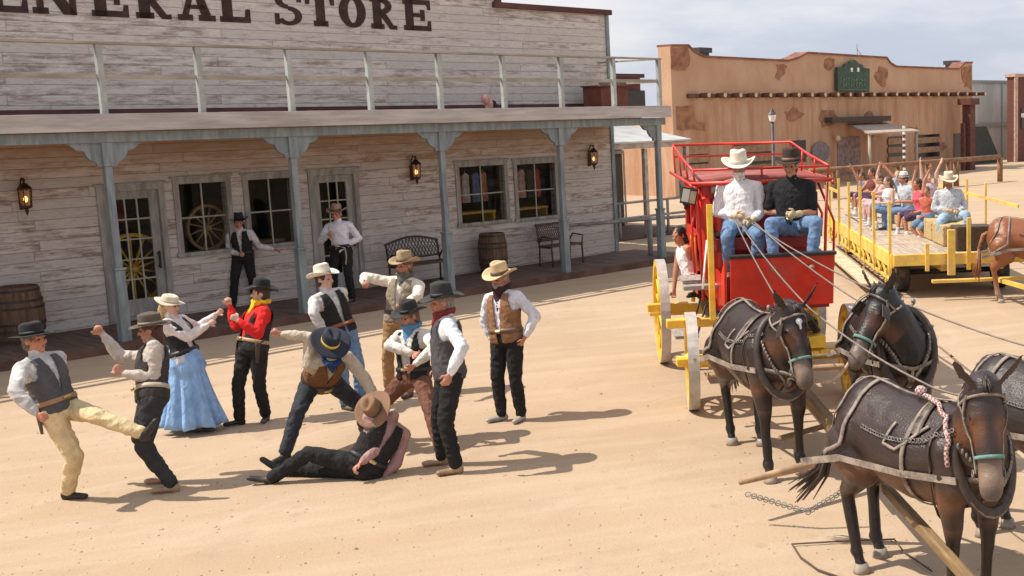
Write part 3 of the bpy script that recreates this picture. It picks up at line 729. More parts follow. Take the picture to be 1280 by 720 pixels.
s_, z_ = q3(1024, 190); G().lathe([(.62, -.05), (.62, .05)], 24, Matrix.Translation((s_, -.08, z_)) @ Matrix.Rotation(math.pi/2, 4, 'X'), 1.15, .8).build('oval_sign', mat('oval_sign_grey', (.2, .17, .17), .7), adobe)
# flat awning with pale boards
AW = mat('pale_awning_boards', (.40, .32, .26), .8, .2, 3, stretch=(6, 1, 1))
b0, b1 = q3(1060, 155), q3(1107, 155); f0, f1 = onplane(1086, 167, T3+2.4), onplane(1150, 165, T3+2.4)
g = G(); g.add([(b0[0], 0, b0[1]), (b1[0], 0, b0[1]), (f1[0], -2.4, f1[1]+.08), (f0[0], -2.4, f1[1]+.08), (b0[0], 0, b0[1]-.1), (b1[0], 0, b0[1]-.1), (f1[0], -2.4, f1[1]), (f0[0], -2.4, f1[1])], [(0, 1, 2, 3), (7, 6, 5, 4), (3, 2, 6, 7), (0, 3, 7, 4), (1, 5, 6, 2)]); g.build('awning', AW, adobe)
for x in (f0[0]+.2, f1[0]-.2): G().tube([(x, -2.3, 0), (x, -2.3, f1[1]+.03)], .08, 8).build('awning_post', AW, adobe, True)
g = G(); a = q3(1030, 147); b = q3(1104, 150); g.box((a[0], -.5, b[1]-.05), (b[0], -.005, a[1])); g.build('lintel_beam', mat('dark_lintel', (.08, .05, .04), .8), adobe)
for px in (1042, 1086): s_, z_ = q3(px, 173); G().ell((s_, -.25, z_), .14, .14, .16).build('wall_lamp', ENDW, adobe, True)
# white banded pole
s_, z_ = onplane(1130, 172, T3+3.9); g = G(); g.tube([(s_, -3.9, 0), (s_, -3.9, z_+.2)], .06, 8); po = simple('striped_pole', 'thin dark pole with white bands in front of the adobe building', 'pole', g, mat('pole_dark', (.1, .06, .05)), st(0, T3), ROTZ)
for k in range(9): G().tube([(s_, -3.9, .3+k*.28), (s_, -3.9, .42+k*.28)], .072, 8).build('white_band', mat('white_band', (.8, .78, .72), .6), po)
# green hanging sign with an arched crown
sg = empty('green_sign', 'dark green arched sign board at the top of the adobe building', 'sign', st(0, T3), ROTZ)
GRN = mat('green_sign_paint', (.035, .075, .05), .6, .25, 4)
pts = [(1042, 114), (1042, 84), (1050, 84), (1053, 80), (1057, 79), (1060, 76), (1063, 75), (1066, 77), (1069, 80), (1073, 81), (1075, 85), (1082, 86), (1082, 115)]
G().prism([q3(*p) for p in pts], -.25, -.1).build('board', GRN, sg)
g = G()
for px0, px1, py0, py1 in ((1044, 1080, 87, 88), (1044, 1080, 112, 113)): a = q3(px0, py0); b = q3(px1, py1); g.box((a[0], -.28, b[1]), (b[0], -.251, a[1]))
g.build('border_line', mat('sign_line_green', (.10, .17, .11), .6), sg)
g = G(); rr = random.Random(3)
x = 1048.
while x < 1077:     # illegible small letter strokes as in the photograph
    for rowy, hh in ((99.5, 3.2), (106, 4.2)):
        a = q3(x, rowy-hh/2); b = q3(x+.9, rowy+hh/2)
        g.box((a[0], -.275, b[1]), (b[0], -.251, a[1]))
        if rr.random() < .7: c = q3(x+2.2, rowy-hh/2+.8 if rr.random() < .5 else rowy+hh/2); g.box((b[0], -.273, c[1]), (c[0], -.252, c[1]+.07))
    x += 3.3
g.build('faded_lettering', mat('sign_line_green', (.10, .17, .11)), sg)
g = G()
for px in (1059, 1067): a = q3(px-1.2, 85); b = q3(px+1.2, 90); g.box((a[0], -.29, b[1]), (b[0], -.251, a[1]))
g.build('white_mark', mat('white_band', (.8, .78, .72)), sg)
# chimneys / vents
def vent(px, py0, py1, w, t, label):
    s, z = onplane(px, py1, t); s2, z2 = onplane(px, py0, t)
    r = empty('roof_vent', label, 'vent', st(s, t, 0), ROTZ); 
    G().box((-w*.38, -w*.38, z-1.2), (w*.38, w*.38, z2-.15)).build('duct', mat('vent_tin', (.1, .1, .1), .5, .2, 4, 0, metal=.5), r)
    G().box((-w*.5, -w*.5, z2-.22), (w*.5, w*.5, z2)).build('cap', mat('vent_cap', (.04, .045, .05), .4), r)
vent(874, 60, 71, .55*1.5, T3-1.5, 'black square vent on the left end of the adobe roof')
vent(1190, 76, 86, .75, T3-1.5, 'small dark vent on the right end of the adobe roof')
s_, z_ = q3(1133, 66); g = G(); g.tube([(0, 0, 3), (-.15, 0, 7.0)], .025, 6); g.tube([(-.1, 0, 6.7), (.1, 0, 6.4)], .02, 5)
simple('antenna', 'thin antenna rising above the adobe roof', 'antenna', g, mat('antenna_grey', (.3, .3, .32), .5), st(s_, T3-3), 0)
# red gallows like post at the corner of the adobe building
g = G(); s_, z_ = onplane(1211, 131, T3+1.2); g.box((s_-.28, -.25, 0), (s_+.28, .25, z_)); g.box((s_-.55, -.4, z_+.001), (s_+.5, .4, z_+.35)); g.box((s_-.75, -.1, 0), (s_-.55, .1, z_-1.))
simple('timber_pillar', 'dark red timber pillar with a cap at the right corner of the adobe building', 'pillar', g, mat('pillar_red', (.12, .04, .03), .8), st(0, T3+1.2), ROTZ)
# ---- grey corrugated shed
T4 = -20.
shed = empty('metal_shed', 'tall grey corrugated metal wall behind the adobe building', 'shed', st(0, T4), ROTZ)
a = onplane(1205, 103, T4); b = onplane(1271, 103, T4); g = G()
x = a[0]; rows = []; poly = []
k = 0
CORR = mat('corrugated_grey', (.66, .70, .67), .7, .12, .7, .0, stretch=(1, 1, .3), dirt=(.50, .55, .52, .5))
xs = np.arange(a[0], b[0]+.1, .35)
top_z = a[1]
for i in range(len(xs)-1):
    x0, x1 = xs[i], xs[i+1]; xm = (x0+x1)/2
    for (p, q, y0, y1) in ((x0, xm, 0, -.12), (xm, x1, -.12, 0)):
        g.add([(p, y0, 0), (q, y1, 0), (q, y1, top_z), (p, y0, top_z), (p, .3, 0), (q, .3, 0), (q, .3, top_z), (p, .3, top_z)], [(0, 1, 2, 3), (4, 7, 6, 5), (3, 2, 6, 7), (0, 3, 7, 4), (1, 5, 6, 2)])
g.build('wall', CORR, shed)
z_ = onplane(1240, 156, T4)[1]; G().box((a[0], -.17, z_-.1), (b[0], -.13, z_+.12)).build('seam', mat('seam_grey', (.35, .38, .37), .6), shed)
s_, _z = onplane(1250, 156, T4); G().box((s_-.1, -.18, 0), (s_+.06, -.13, top_z-.1)).build('seam', mat('seam_grey', (.35, .38, .37)), shed)
G().box((a[0]-.1, -.2, top_z), (b[0]+.1, .4, top_z+.15)).build('roof_edge', mat('seam_grey', (.35, .38, .37)), shed)
# dark cone tent
s_, z_ = onplane(1218, 158, T3-2.); g = G(); s1, z1 = onplane(1243, 222, T3-2.)
g.prism([(s_-1.5, z_+.0), (s_+.6, z_), (s1, .0), (s_-1.5, 0)], -.5, .5)
simple('lean_to', 'dark sloping lean-to at the right side of the adobe building', 'lean-to', g, mat('lean_dark', (.035, .04, .035), .8), st(0, T3-2.), ROTZ)
# ---- far right building
T5 = -16.
rb = empty('brown_building', 'red brown wooden building cut by the right edge of the picture', 'building', st(0, T5), ROTZ)
a = onplane(1268, 96, T5); g = G(); g.box((a[0], 0, 0), (a[0]+14, .5, a[1])); g.build('wall', RB, rb)
G().box((a[0]-.1, -.1, a[1]), (a[0]+14, .6, a[1]+.2)).build('cornice', mat('peach_trim', (.5, .33, .27), .8), rb)
G().box((a[0]-.05, -.08, 0), (a[0]+.35, -.003, a[1]-.01)).build('corner_board', mat('peach_trim', (.5, .33, .27)), rb)
p0 = onplane(1276, 135, T5); p1 = onplane(1290, 160, T5); w = G().box((p0[0], -.06, p1[1]), (p0[0]+1.4, -.003, p0[1])).build('window', DKW, rb); G().box((p0[0]-.1, -.1, p1[1]+.7), (p0[0]+1.6, -.062, p1[1]+.95)).build('sill', mat('white_band', (.8, .78, .72)), w)
vent(1269, 93, 99, .9, T5-.4, 'dark vent on the roof of the far right building')
# ---- brown rail fence and lamp post
FEN = mat('brown_rail_wood', (.24, .12, .06), .8, .3, 3, .3)
def fence_pts(list_px, h): return [P(x, y, h)-V((0, 0, h)) for x, y in list_px]
a, b, c = fence_pts([(1012, 214), (1075, 209.5), (1250, 196)], 1.15)
rail_fence('rail_fence', 'long brown rail fence behind the yellow hay wagon', 'fence', [a, b, c], 1.15, [a, a+(b-a)*.5, b, b+(c-b)*.25, b+(c-b)*.45, b+(c-b)*.6, b+(c-b)*.655, c], FEN, .11, rails=(1.,), post_r=.13)
a, b = fence_pts([(800, 262), (930, 225)], 1.0)
lp = empty('lamp_post', 'dark street lamp post with a small white lamp before the adobe building', 'lamp post', atY(967, 215, 42), 0); lp.location.z = 0
zt = atY(967, 143, 42).z
G().tube([(0, 0, 0), (0, 0, .3), (0, 0, .31), (0, 0, zt-.25)], [.13, .12, .07, .055], 10).build('pole', mat('lamp_pole', (.06, .05, .045), .5), lp, True)
G().lathe([(.05, zt-.25), (.10, zt-.22), (.14, zt-.02), (.05, zt)], 10).build('lamp_glass', mat('white_band', (.8, .78, .72)), lp)
G().lathe([(.16, zt+.001), (.1, zt+.08), (.02, zt+.22)], 10).build('finial', mat('lamp_pole', (.06, .05, .045)), lp)
# ================================================================= people
def cloth(name, col, **k):
    nm = 'cloth_'+name
    if nm in _mc: return _mc[nm]
    k.setdefault('rough', .9); k.setdefault('var', .16); k.setdefault('scale', 9); k.setdefault('bump', .35); k.setdefault('spec', .25)
    m = mat(nm, col, **k); nt = m.node_tree; n = NT(nt); b = nt.nodes['Principled BSDF']
    c = n.coords('Object', (1, 1, .62)); w = n.noise(c, 11, 3, .5); r = n.math('ABSOLUTE', n.math('SUBTRACT', w, .5))
    f = n.math('ADD', n.math('MULTIPLY', n.math('SUBTRACT', 1., n.math('MULTIPLY', r, 7.)), .8), n.math('MULTIPLY', n.noise(c, 90, 2), .12))
    n.l(n.bump(f, .55, .014), b.inputs['Normal'])
    return m
def skin(name, col): return mat('skin_'+name, col, .55, .12, 12, .1)
SKIN = skin('tanned', (.45, .21, .13)); SKINP = skin('pale', (.60, .36, .27)); SKINR = skin('ruddy', (.47, .20, .125))
EYE = mat('eye_dark', (.03, .02, .015), .2, .1)
LEATHER = mat('dark_leather', (.05, .03, .02), .5, .3, 8, .3)
def fwd(a): a = rad(a); return V((math.sin(a), -math.cos(a), 0))
def solve(par, L, px, s):
    """point on the sight line through px at distance L from par (s=+1 far, -1 near, 0 closest)"""
    d = ray(*px).normalized(); k = (par-CAM).dot(d); c = CAM+d*k; r = (c-par).length
    if r >= L or s == 0: return par+(c-par).normalized()*L
    return c+d*(s*math.sqrt(L*L-r*r))
def ik(a, b, l1, l2, pole):
    d = b-a; L = d.length; m = (l1+l2)*.9995
    if L > m: l1 *= L/m; l2 *= L/m
    w = d.normalized(); x = (l1*l1-l2*l2+L*L)/(2*L); h = math.sqrt(max(0, l1*l1-x*x))
    p = pole-w*pole.dot(w)
    if p.length < 1e-4: p = w.orthogonal()
    return a+w*x+p.normalized()*h
TORSO = [(-.115, .085, .075, 0), (-.08, .150, .105, .0), (0, .172, .122, -.005), (.07, .162, .112, 0), (.15, .150, .104, .005), (.25, .160, .112, .008), (.34, .178, .118, .006), (.42, .188, .108, 0), (.475, .165, .088, -.005), (.51, .105, .068, -.01), (.545, .062, .060, -.01)]
TORSO_F = [(-.115, .085, .075, 0), (-.08, .155, .11, .0), (0, .175, .122, -.005), (.07, .155, .105, 0), (.15, .122, .088, .005), (.25, .135, .10, .015), (.33, .155, .125, .025), (.40, .160, .102, .005), (.46, .145, .08, -.005), (.50, .09, .062, -.01), (.54, .050, .050, -.01)]
def torso_rings(J, grow, z0, z1, belly=0, fem=False, sc=1., gb=1.):
    pel, nk, up, sd, sdh, T = J['pelvis'], J['neck'], J['up'], J['side'], J['hside'], (TORSO_F if fem else TORSO)
    L = (nk-pel).length; rings = []; zs = [z0+(z1-z0)*i/9 for i in range(10)]
    for z in zs:
        for i in range(len(T)-1):
            if T[i][0] <= z <= T[i+1][0] or i == len(T)-2: break
        f = min(1, max(0, (z-T[i][0])/(T[i+1][0]-T[i][0]))); a = [T[i][j]*(1-f)+T[i+1][j]*f for j in range(4)]
        t = min(1, max(0, z/.53)); s_ = (sdh*(1-t)+sd*t); s_ = (s_-up*s_.dot(up)).normalized(); fr = up.cross(s_)*-1 if False else s_.cross(up)*-1
        fr = up.cross(s_)
        # curve of the back when leaning
        c = pel+up*(z/.53*L)-J['fwdc']*(J.get('hunch', 0)*math.sin(math.pi*min(1, max(0, z/.6))))
        b = belly*max(0, 1-abs(z-.12)/.2)
        rx = a[1]*sc*gb+grow; ry = a[2]*sc*gb+grow; r = []
        for k in range(20):
            an = 2*math.pi*k/20; cx, cy = math.cos(an), math.sin(an); e = .85
            ex = abs(cx)**e*(1 if cx > 0 else -1); ey = abs(cy)**e*(1 if cy > 0 else -1)
            q = c+s_*(rx*ex)+fr*(-(a[3])*sc) - fr*(ry*ey) - fr*(b if ey > 0 else 0)*ey
            r.append(q)
        rings.append(r)
    return rings
def fold(scale, amp, seed, dirv=None):
    o = V((seed*3.1, seed*1.7, seed*.9))
    def f(c, nrm):
        q = V((c.x*scale, c.y*scale, c.z*scale*1.5))+o
        a = noise.noise(q); b = noise.noise(q*2.3)
        return amp*((1-abs(a)*2.6)*.8+b*.3)
    return f
def hand(g, w, dr, pn, s, curl=.6, k=1., spread=1.):
    """palm + four unequal bent fingers + thumb; dr: direction, pn: palm normal, s: thumb side vector"""
    dr = dr.normalized(); pn = (pn-dr*pn.dot(dr)).normalized(); s = (s-dr*s.dot(dr)-pn*s.dot(pn)).normalized()
    pc = w+dr*.045*k
    g.cap(w-dr*.01*k, w+dr*.065*k, .030*k, .037*k, 12, s, .48)
    for i, (o, L) in enumerate(((.030, .070), (.010, .078), (-.011, .073), (-.031, .058))):
        b = w+dr*(.078-.006*abs(i-1.2))*k+s*o*k*spread; d1 = dr*math.cos(curl)+pn*math.sin(curl); d2 = dr*math.cos(curl*2.2)+pn*math.sin(curl*2.2)
        m = b+d1*(L*.5*k); e = m+d2*(L*.45*k)
        g.cap(b-dr*.012*k, m, .0105*k, .0098*k, 8); g.cap(m, e, .0098*k, .0082*k, 8)
    t0 = w+dr*.022*k+s*.030*k; t1 = t0+(dr*.6+s*.75+pn*.25).normalized()*.036*k; t2 = t1+(dr*.85+s*.1+pn*.5).normalized()*.032*k
    g.cap(t0-s*.012*k, t1, .014*k, .0115*k, 8); g.cap(t1, t2, .0115*k, .009*k, 8)
def hat_mesh(style, k=1.):
    """felt hat, origin at the head's top band, z up, y back (front is -y)"""
    S = dict(cow=dict(bx=.165, by=.19, h=.125, curl=.055, front=-.015, crown=.9), wide=dict(bx=.185, by=.20, h=.13, curl=.03, front=-.02, crown=.92),
             flat=dict(bx=.17, by=.18, h=.10, curl=.008, front=-.01, crown=.97), bigcow=dict(bx=.19, by=.215, h=.15, curl=.07, front=-.02, crown=.88), lady=dict(bx=.15, by=.17, h=.07, curl=-.01, front=.02, crown=.95), cap=dict(bx=.10, by=.12, h=.10, curl=0, front=0, crown=.85))[style]
    N = 40; rx, ry = .083*k, .100*k; prof = []
    # (radius factor 0..1 brim / crown param)
    def P_(a, t):
        c, s = math.cos(a), math.sin(a)
        if t <= 1:     # brim from outer edge (0) to crown (1)
            f = 1-t; bx = rx+(S['bx']*k-rx)*f; by = ry+(S['by']*k-ry)*f
            z = S['curl']*k*(abs(c)**2.2)*f**1.6+S['front']*k*f*f*(1 if s < 0 else .3)*abs(s)+.006*math.sin(3*a+1)*f
            return V((bx*c, by*s, z))
        u = t-1       # crown 0..1 up then 1..2 top
        if u <= 1:
            tp = 1-(1-S['crown'])*u; hh = S['h']*k*(u**.9)
            pinch = 1-.16*u*max(0, -s)*abs(c)
            hh *= 1-.10*u*(1 if s > 0 else .2)*abs(s)
            return V((rx*tp*c*pinch, ry*tp*s*(1-.06*u), hh))
        u -= 1
        r = (1-u); e = S['crown']; hh = S['h']*k*(1-.10*(1 if s > 0 else .2)*abs(s)*r)
        dent = .035*k*math.exp(-((r*c)**2)/.08)*(1-r*.5)*(0 if style in ('lady', 'cap') else 1)
        return V((rx*e*c*r*(1-.16*max(0, -s)*abs(c)), ry*e*s*r*.94, hh+.012*k*math.sin(math.pi*min(1, u*1.4))*1-dent*min(1, u*2.5)))
    ts = [0, .2, .4, .6, .8, .93, 1.0, 1.1, 1.3, 1.6, 1.85, 2.0, 2.12, 2.3, 2.55, 2.8, 2.97]
    g = G(); o = 0
    for t in ts:
        for i in range(N): g.v.append(tuple(P_(2*math.pi*i/N, t)))
    for j in range(len(ts)-1):
        for i in range(N): g.f.append((j*N+i, j*N+(i+1) % N, (j+1)*N+(i+1) % N, (j+1)*N+i))
    g.f.append(tuple((len(ts)-1)*N+i for i in range(N)))
    band = G()
    for t in (1.03, 1.28):
        for i in range(N): q = P_(2*math.pi*i/N, t); band.v.append((q.x*1.035, q.y*1.035, q.z+.002))
    for i in range(N): band.f.append((i, (i+1) % N, N+(i+1) % N, N+i))
    return g, band
def head_frame(yaw, pitch, roll=0):
    f = fwd(yaw); z = V((0, 0, 1)); x = V((-f.y, f.x, 0))      # x = the person's left
    R = Matrix((x, -f, z)).transposed()    # columns: x left, y back, z up
    return R @ Matrix.Rotation(rad(pitch), 3, 'X') @ Matrix.Rotation(rad(roll), 3, 'Y')
def person(label, sp, group=None):
    """sp: pose in picture coordinates of the photograph, turned into a real 3D skeleton with fixed bone lengths"""
    fem = sp.get('fem', False); face = sp.get('face', 0); vox = sp.get('vox', .011); gb = sp.get('bulk', 1.)
    f = fwd(face); fh = fwd(sp.get('hface', face))
    side = V((-f.y, f.x, 0)); hside = V((-fh.y, fh.x, 0))
    sd0 = sp.get('seed', 1)
    if 'feet' in sp and not sp.get('sit'):
        ft = [P(x, y, z) for x, y, z in sp['feet']]     # right foot (person's), left foot : ankle on the ground
        Y = (ft[0].y+ft[1].y)/2+sp.get('dy', 0)
        pel = atY(*sp['pelvis'], Y)
    else:
        pel = P(sp['pelvis'][0], sp['pelvis'][1], sp['pelz']); ft = None
    H = sp.get('h', 1.78)
    if ft and not sp.get('kick') and not sp.get('lying') and sp.get('auto', 1):
        hv = V((-fh.y, fh.x, 0)); q = H/1.78
        for _ in range(8):
            D = max(((ft[i]+V((0, 0, .085*q)))-(pel+hv*(.095*q*(1 if i else -1))-V((0, 0, .04*q)))).length for i in (0, 1)); pel.z += .87*q/sp.get('auto', 1.01)-D
    sc = H/1.78
    tl = .53*sc; nk = solve(pel, tl, sp['neck'], sp.get('lean', 0)); up = (nk-pel).normalized()
    side = (side-up*side.dot(up)).normalized(); hs = (hside-V((0, 0, 1))*hside.z).normalized()
    if sp.get('lying'): hs = (hside-up*hside.dot(up)).normalized()
    fr = up.cross(side)*-1; fr = side.cross(up)*-1; fr = -(up.cross(side))   # chest direction
    if fr.dot(f) < 0: fr = -fr
    J = dict(pelvis=pel, neck=nk, up=up, side=side, hside=hs, fwdc=fr, hunch=sp.get('hunch', 0))
    hipw = .095*sc; hips = [pel-hs*hipw-up*.04*sc, pel+hs*hipw-up*.04*sc]
    tL, sL = .44*sc, .43*sc; knees = []; ank = []
    fl_ = sp.get('foot', [None, None])
    for i in (0, 1):
        kp = sp.get('kpole', [0, 0])[i]; pole = fwd(kp) if kp else fh
        if sp.get('sit'):
            k = solve(hips[i], tL, sp['knees'][i], sp.get('ks', (-1, -1))[i]); a = solve(k, sL, sp['ankles'][i], sp.get('as_', (0, 0))[i]); knees.append(k); ank.append(a)
        elif sp.get('kick') is not None and sp['kick'][0] == i:
            k = solve(hips[i], tL, sp['kick'][1], sp['kick'][3]); a = solve(k, sL, sp['kick'][2], sp['kick'][4]); knees.append(k); ank.append(a)
        else:
            a = ft[i]+V((0, 0, .085*sc)) if not sp.get('lying') else ft[i]
            knees.append(ik(hips[i], a, tL, sL, (V((0, 0, 1)) if sp.get('lying') else pole)+(hs*(-.15 if i == 0 else .15)))); ank.append(a)
    shw = (.175 if fem else .198)*sc*gb**.5; sh = [nk-up*.088*sc-side*shw, nk-up*.088*sc+side*shw]
    uL, fL = .295*sc, .265*sc; el = []; wr = []; hd = []
    for i, (epx, es, wpx, ws, hdir) in enumerate(sp['arms']):
        e = solve(sh[i], uL, epx, es); w = solve(e, fL, wpx, ws); el.append(e); wr.append(w); hd.append(hdir)
    hy, hp = sp.get('head', (face, 0))[:2]; hr = sp['head'][2] if len(sp.get('head', ())) > 2 else 0
    R = head_frame(hy, hp, hr); hup = (up*.5+R @ V((0, 0, 1))*.7).normalized()
    hc = nk+hup*.145*sc - (R @ V((0, 1, 0)))*.015   # centre of the head
    if 'headpx' in sp: hc = nk+(solve(nk, .15*sc, sp['headpx'], sp.get('heads', 0))-nk)
    JJ = dict(J, hips=hips, knees=knees, ank=ank, sh=sh, el=el, wr=wr, hc=hc)
    base = V((pel.x, pel.y, min(min(a.z for a in ank)-.085, 0) if False else min(a.z for a in ank)-.085*sc))
    root = empty('person', label, 'person', base, 0, group)
    Tm = -base
    def fin(g): g.v = [tuple(V(v)+Tm) for v in g.v]; return g
    # --- body: one continuous surface
    g = G(); g.loft(torso_rings(J, -.006, -.115, .54, sp.get('belly', 0)*.8, fem, sc, gb))
    g.cap(nk-up*.03*sc, hc-R @ V((0, -.01, .05))*sc, .060*sc, .054*sc, 14)
    hx = sc*1.02
    g.ell(hc+R @ V((0, .005, .025))*hx, .074*hx, .095*hx, .098*hx, R, 20, 12)         # skull
    g.ell(hc+R @ V((0, -.028, -.045))*hx, .056*hx, .062*hx, .070*hx, R, 16, 10)     # face / jaw
    g.cap(hc+R @ V((0, -.062, -.100))*hx, hc+R @ V((0, -.058, -.092))*hx, .026*hx, .03*hx, 10)   # chin
    g.cap(hc+R @ V((0, -.086, .006))*hx, hc+R @ V((0, -.108, -.034))*hx, .010*hx, .0165*hx, 8)  # nose
    g.cap(hc+R @ V((-.035, -.080, .022))*hx, hc+R @ V((.035, -.080, .022))*hx, .013*hx, .013*hx, 8)  # brow
    g.cap(hc+R @ V((-.018, -.084, -.066))*hx, hc+R @ V((.018, -.084, -.066))*hx, .010*hx, .010*hx, 8)  # lips
    for s in (-1, 1):
        g.ell(hc+R @ V((.045*s, -.062, -.025))*hx, .024*hx, .026*hx, .022*hx, R)
        g.ell(hc+R @ V((.076*s, .008, -.008))*hx, .010*hx, .022*hx, .034*hx, R)     # ears
    hk = 1.0*sc*(.92 if fem else 1.03)
    for i in (0, 1):
        g.cap(nk-up*.045*sc, sh[i]+up*.012, .052*sc, .050*sc, 12); g.cap(sh[i], el[i], .055*sc*gb**.5, .043*sc, 12); g.cap(el[i], wr[i], .043*sc, .028*sc, 12)
        dr = (wr[i]-el[i]).normalized(); sgn = -1 if i == 0 else 1
        pn = hd[i].get('pn') if hd[i] else None
        pnv = V(pn) if pn else (-side*sgn)*.9+fr*.2
        if pnv.cross(dr).length < .2: pnv = fr
        dd = V(hd[i]['dir']).normalized()*.6+dr*.6 if hd[i] and 'dir' in hd[i] else dr
        sv = V(hd[i]['th']) if hd[i] and 'th' in hd[i] else fr+V((0, 0, .3))
        if abs(sv.normalized().dot(dd.normalized())) > .92: sv = up
        hand(g, wr[i]+dd.normalized()*.01, dd, pnv, sv, (hd[i] or {}).get('curl', .55), hk)
        g.cap(hips[i]+up*.02, knees[i], .090*sc*gb**.5, .058*sc, 12); g.cap(knees[i], ank[i], .056*sc, .038*sc, 12)
        mid = knees[i]*.7+ank[i]*.3; 
    feet = []
    for i in (0, 1):
        fa = fl_[i] if fl_[i] is not None else sp.get('hface', face)
        fv = fwd(fa)
        if sp.get('lying') or (sp.get('kick') and sp['kick'][0] == i): 
            sh_ = (ank[i]-knees[i]).normalized(); tv = V((0, 0, 1)); tv = (tv-sh_*tv.dot(sh_)).normalized(); fv = (tv*.9+sh_*.25).normalized() if not sp.get('lying') else (fwd(fa)*.3+tv*.6+sh_*.5).normalized(); dn = sh_
        elif sp.get('sit'): dn = V((0, 0, -1))
        else: dn = V((0, 0, -1))
        a = ank[i]; hl = a+dn*.045*sc-fv*.03*sc; toe = a+dn*.052*sc+fv*.165*sc
        feet.append((a, hl, toe, fv, dn)); 
        g.cap(a, hl, .038*sc, .034*sc); g.cap(hl, toe, .034*sc, .030*sc, 12, dn.cross(fv), .85)
    body = obj('body', remesh(fin(g), sp.get('bvox', .0085), 2), sp.get('skin', SKIN), root)
    # --- face details
    for s in (-1, 1):
        G().ell(hc+R @ V((.031*s, -.084, -.003))*hx+Tm, .012*hx, .008*hx, .007*hx, R, 10, 6).build('eye', EYE, root, True)
    G().cap(hc+R @ V((-.021, -.0945, -.067))*hx+Tm, hc+R @ V((.021, -.0945, -.067))*hx+Tm, .0045*hx, .0045*hx, 6).build('mouth', mat('lips', (.30, .10, .08), .5), root, True)
    # --- hair
    if sp.get('hair'):
        hm = mat('hair_'+sp['hair'][0], sp['hair'][1], .6, .35, 14, .6, stretch=(3, 3, 1)); g = G()
        g.ell(hc+R @ V((0, .016, .034))*hx, .082*hx, .098*hx, .096*hx, R, 20, 12)
        g.ell(hc+R @ V((0, .045, -.035))*hx, .072*hx, .060*hx, .07*hx, R, 16, 10)
        if len(sp['hair']) > 2:      # long hair
            L = sp['hair'][2]; b0 = hc+R @ V((0, .06, -.02))*hx
            for q in (-1, -.33, .33, 1):
                g.cap(b0+side*.05*q, b0+side*(.075*q)-V((0, 0, L))-fr*.04, .042, .026, 10)
        obj('hair', remesh(fin(g), .010, 1, fold(34, .006, sd0)), hm, root)
    if sp.get('beard'):
        bm_ = mat('beard_'+sp['beard'][0], sp['beard'][1], .8, .3, 20, .6); g = G()
        L = sp['beard'][2]; g.cap(hc+R @ V((-.045, -.05, -.075))*hx, hc+R @ V((.045, -.05, -.075))*hx, .028, .028); g.cap(hc+R @ V((0, -.078, -.085))*hx, hc+R @ V((0, -.075, -.095-L))*hx, .032, .018)
        g.cap(hc+R @ V((-.03, -.095, -.054))*hx, hc+R @ V((.03, -.095, -.054))*hx, .011, .011)
        obj('beard', remesh(fin(g), .008, 1, fold(40, .004, sd0)), bm_, root)
    # --- clothes
    if sp.get('shirt'):
        nm, c = sp['shirt'][:2]; short = len(sp['shirt']) > 2 and sp['shirt'][2] == 'short'; none_ = len(sp['shirt']) > 2 and sp['shirt'][2] == 'tank'
        g = G(); g.loft(torso_rings(J, .010, -.06, .515, sp.get('belly', 0), fem, sc, gb))
        for i in (0, 1):
            if none_: continue
            a, b, w = sh[i], el[i], wr[i]; g.cap(nk-up*.045*sc, sh[i]+up*.010, .062*sc, .062*sc, 14)
            if short: g.cap(a, a+(b-a)*.8, .070*sc, .066*sc, 14)
            else:
                g.cap(a, b, .068*sc, .060*sc, 14); g.cap(b, b+(w-b)*.55, .060*sc, .056*sc, 14); g.cap(b+(w-b)*.5, b+(w-b)*.88, .056*sc, .040*sc, 14)
                if sp.get('sleeve_gather', 1): g.cap(b+(w-b)*.90, b+(w-b)*.965, .036*sc, .035*sc, 12)
        if not none_: g.cap(nk-up*.02-fr*.0, nk+up*.028, .068*sc, .062*sc, 14)
        obj('shirt', remesh(fin(g), vox, 2, fold(10, .007, sd0)), cloth(nm, c, **({} if len(sp['shirt']) < 4 else sp['shirt'][3])), root)
        if not none_:
            for s in (-1, 1):    # collar tips
                q = G(); b0 = nk+up*.03+fr*.055*sc; q.add([tuple(b0+side*.008*s), tuple(b0+side*.055*s-fr*.02), tuple(b0+side*.05*s+fr*.022-up*.075), tuple(b0+side*.008*s+fr*.004), tuple(b0+side*.052*s-fr*.024+up*.004), tuple(b0+side*.05*s+fr*.016-up*.07)], [(0, 1, 2), (5, 4, 3), (0, 3, 4, 1), (1, 4, 5, 2), (2, 5, 3, 0)])
                fin(q).build('collar', cloth(nm, c), root)
    if sp.get('vest'):
        nm, c, z0, vw = sp['vest'][:4]
        g = G(); g.loft(torso_rings(J, .026, z0, .485, sp.get('belly', 0), fem, sc, gb*.985))
        me = remesh(fin(g), vox, 2, fold(12, .006, sd0+3))
        # open the front in a V and trim arm holes
        bm = bmesh.new(); bm.from_mesh(me); dele = []
        for fc in bm.faces:
            c_ = fc.calc_center_median()-Tm; r = c_-pel; zz = r.dot(up)/tl*.53; xx = r.dot(side); yy = r.dot(fr)
            if yy > 0:
                w = vw[0]+(vw[1]-vw[0])*max(0, (zz-.12)/.36)**1.3
                if abs(xx) < w*sc: dele.append(fc)
            elif zz > .475: dele.append(fc)
            if zz > .30 and abs(xx) > (.168-.04*(zz-.3)/.2)*sc*gb: dele.append(fc)
        bmesh.ops.delete(bm, geom=list(set(dele)), context='FACES'); bm.to_mesh(me); bm.free()
        o = obj('vest', me, cloth(nm, c, **(sp['vest'][4] if len(sp['vest']) > 4 else {})), root); md = o.modifiers.new('s', 'SOLIDIFY'); md.thickness = .007; md.offset = 1
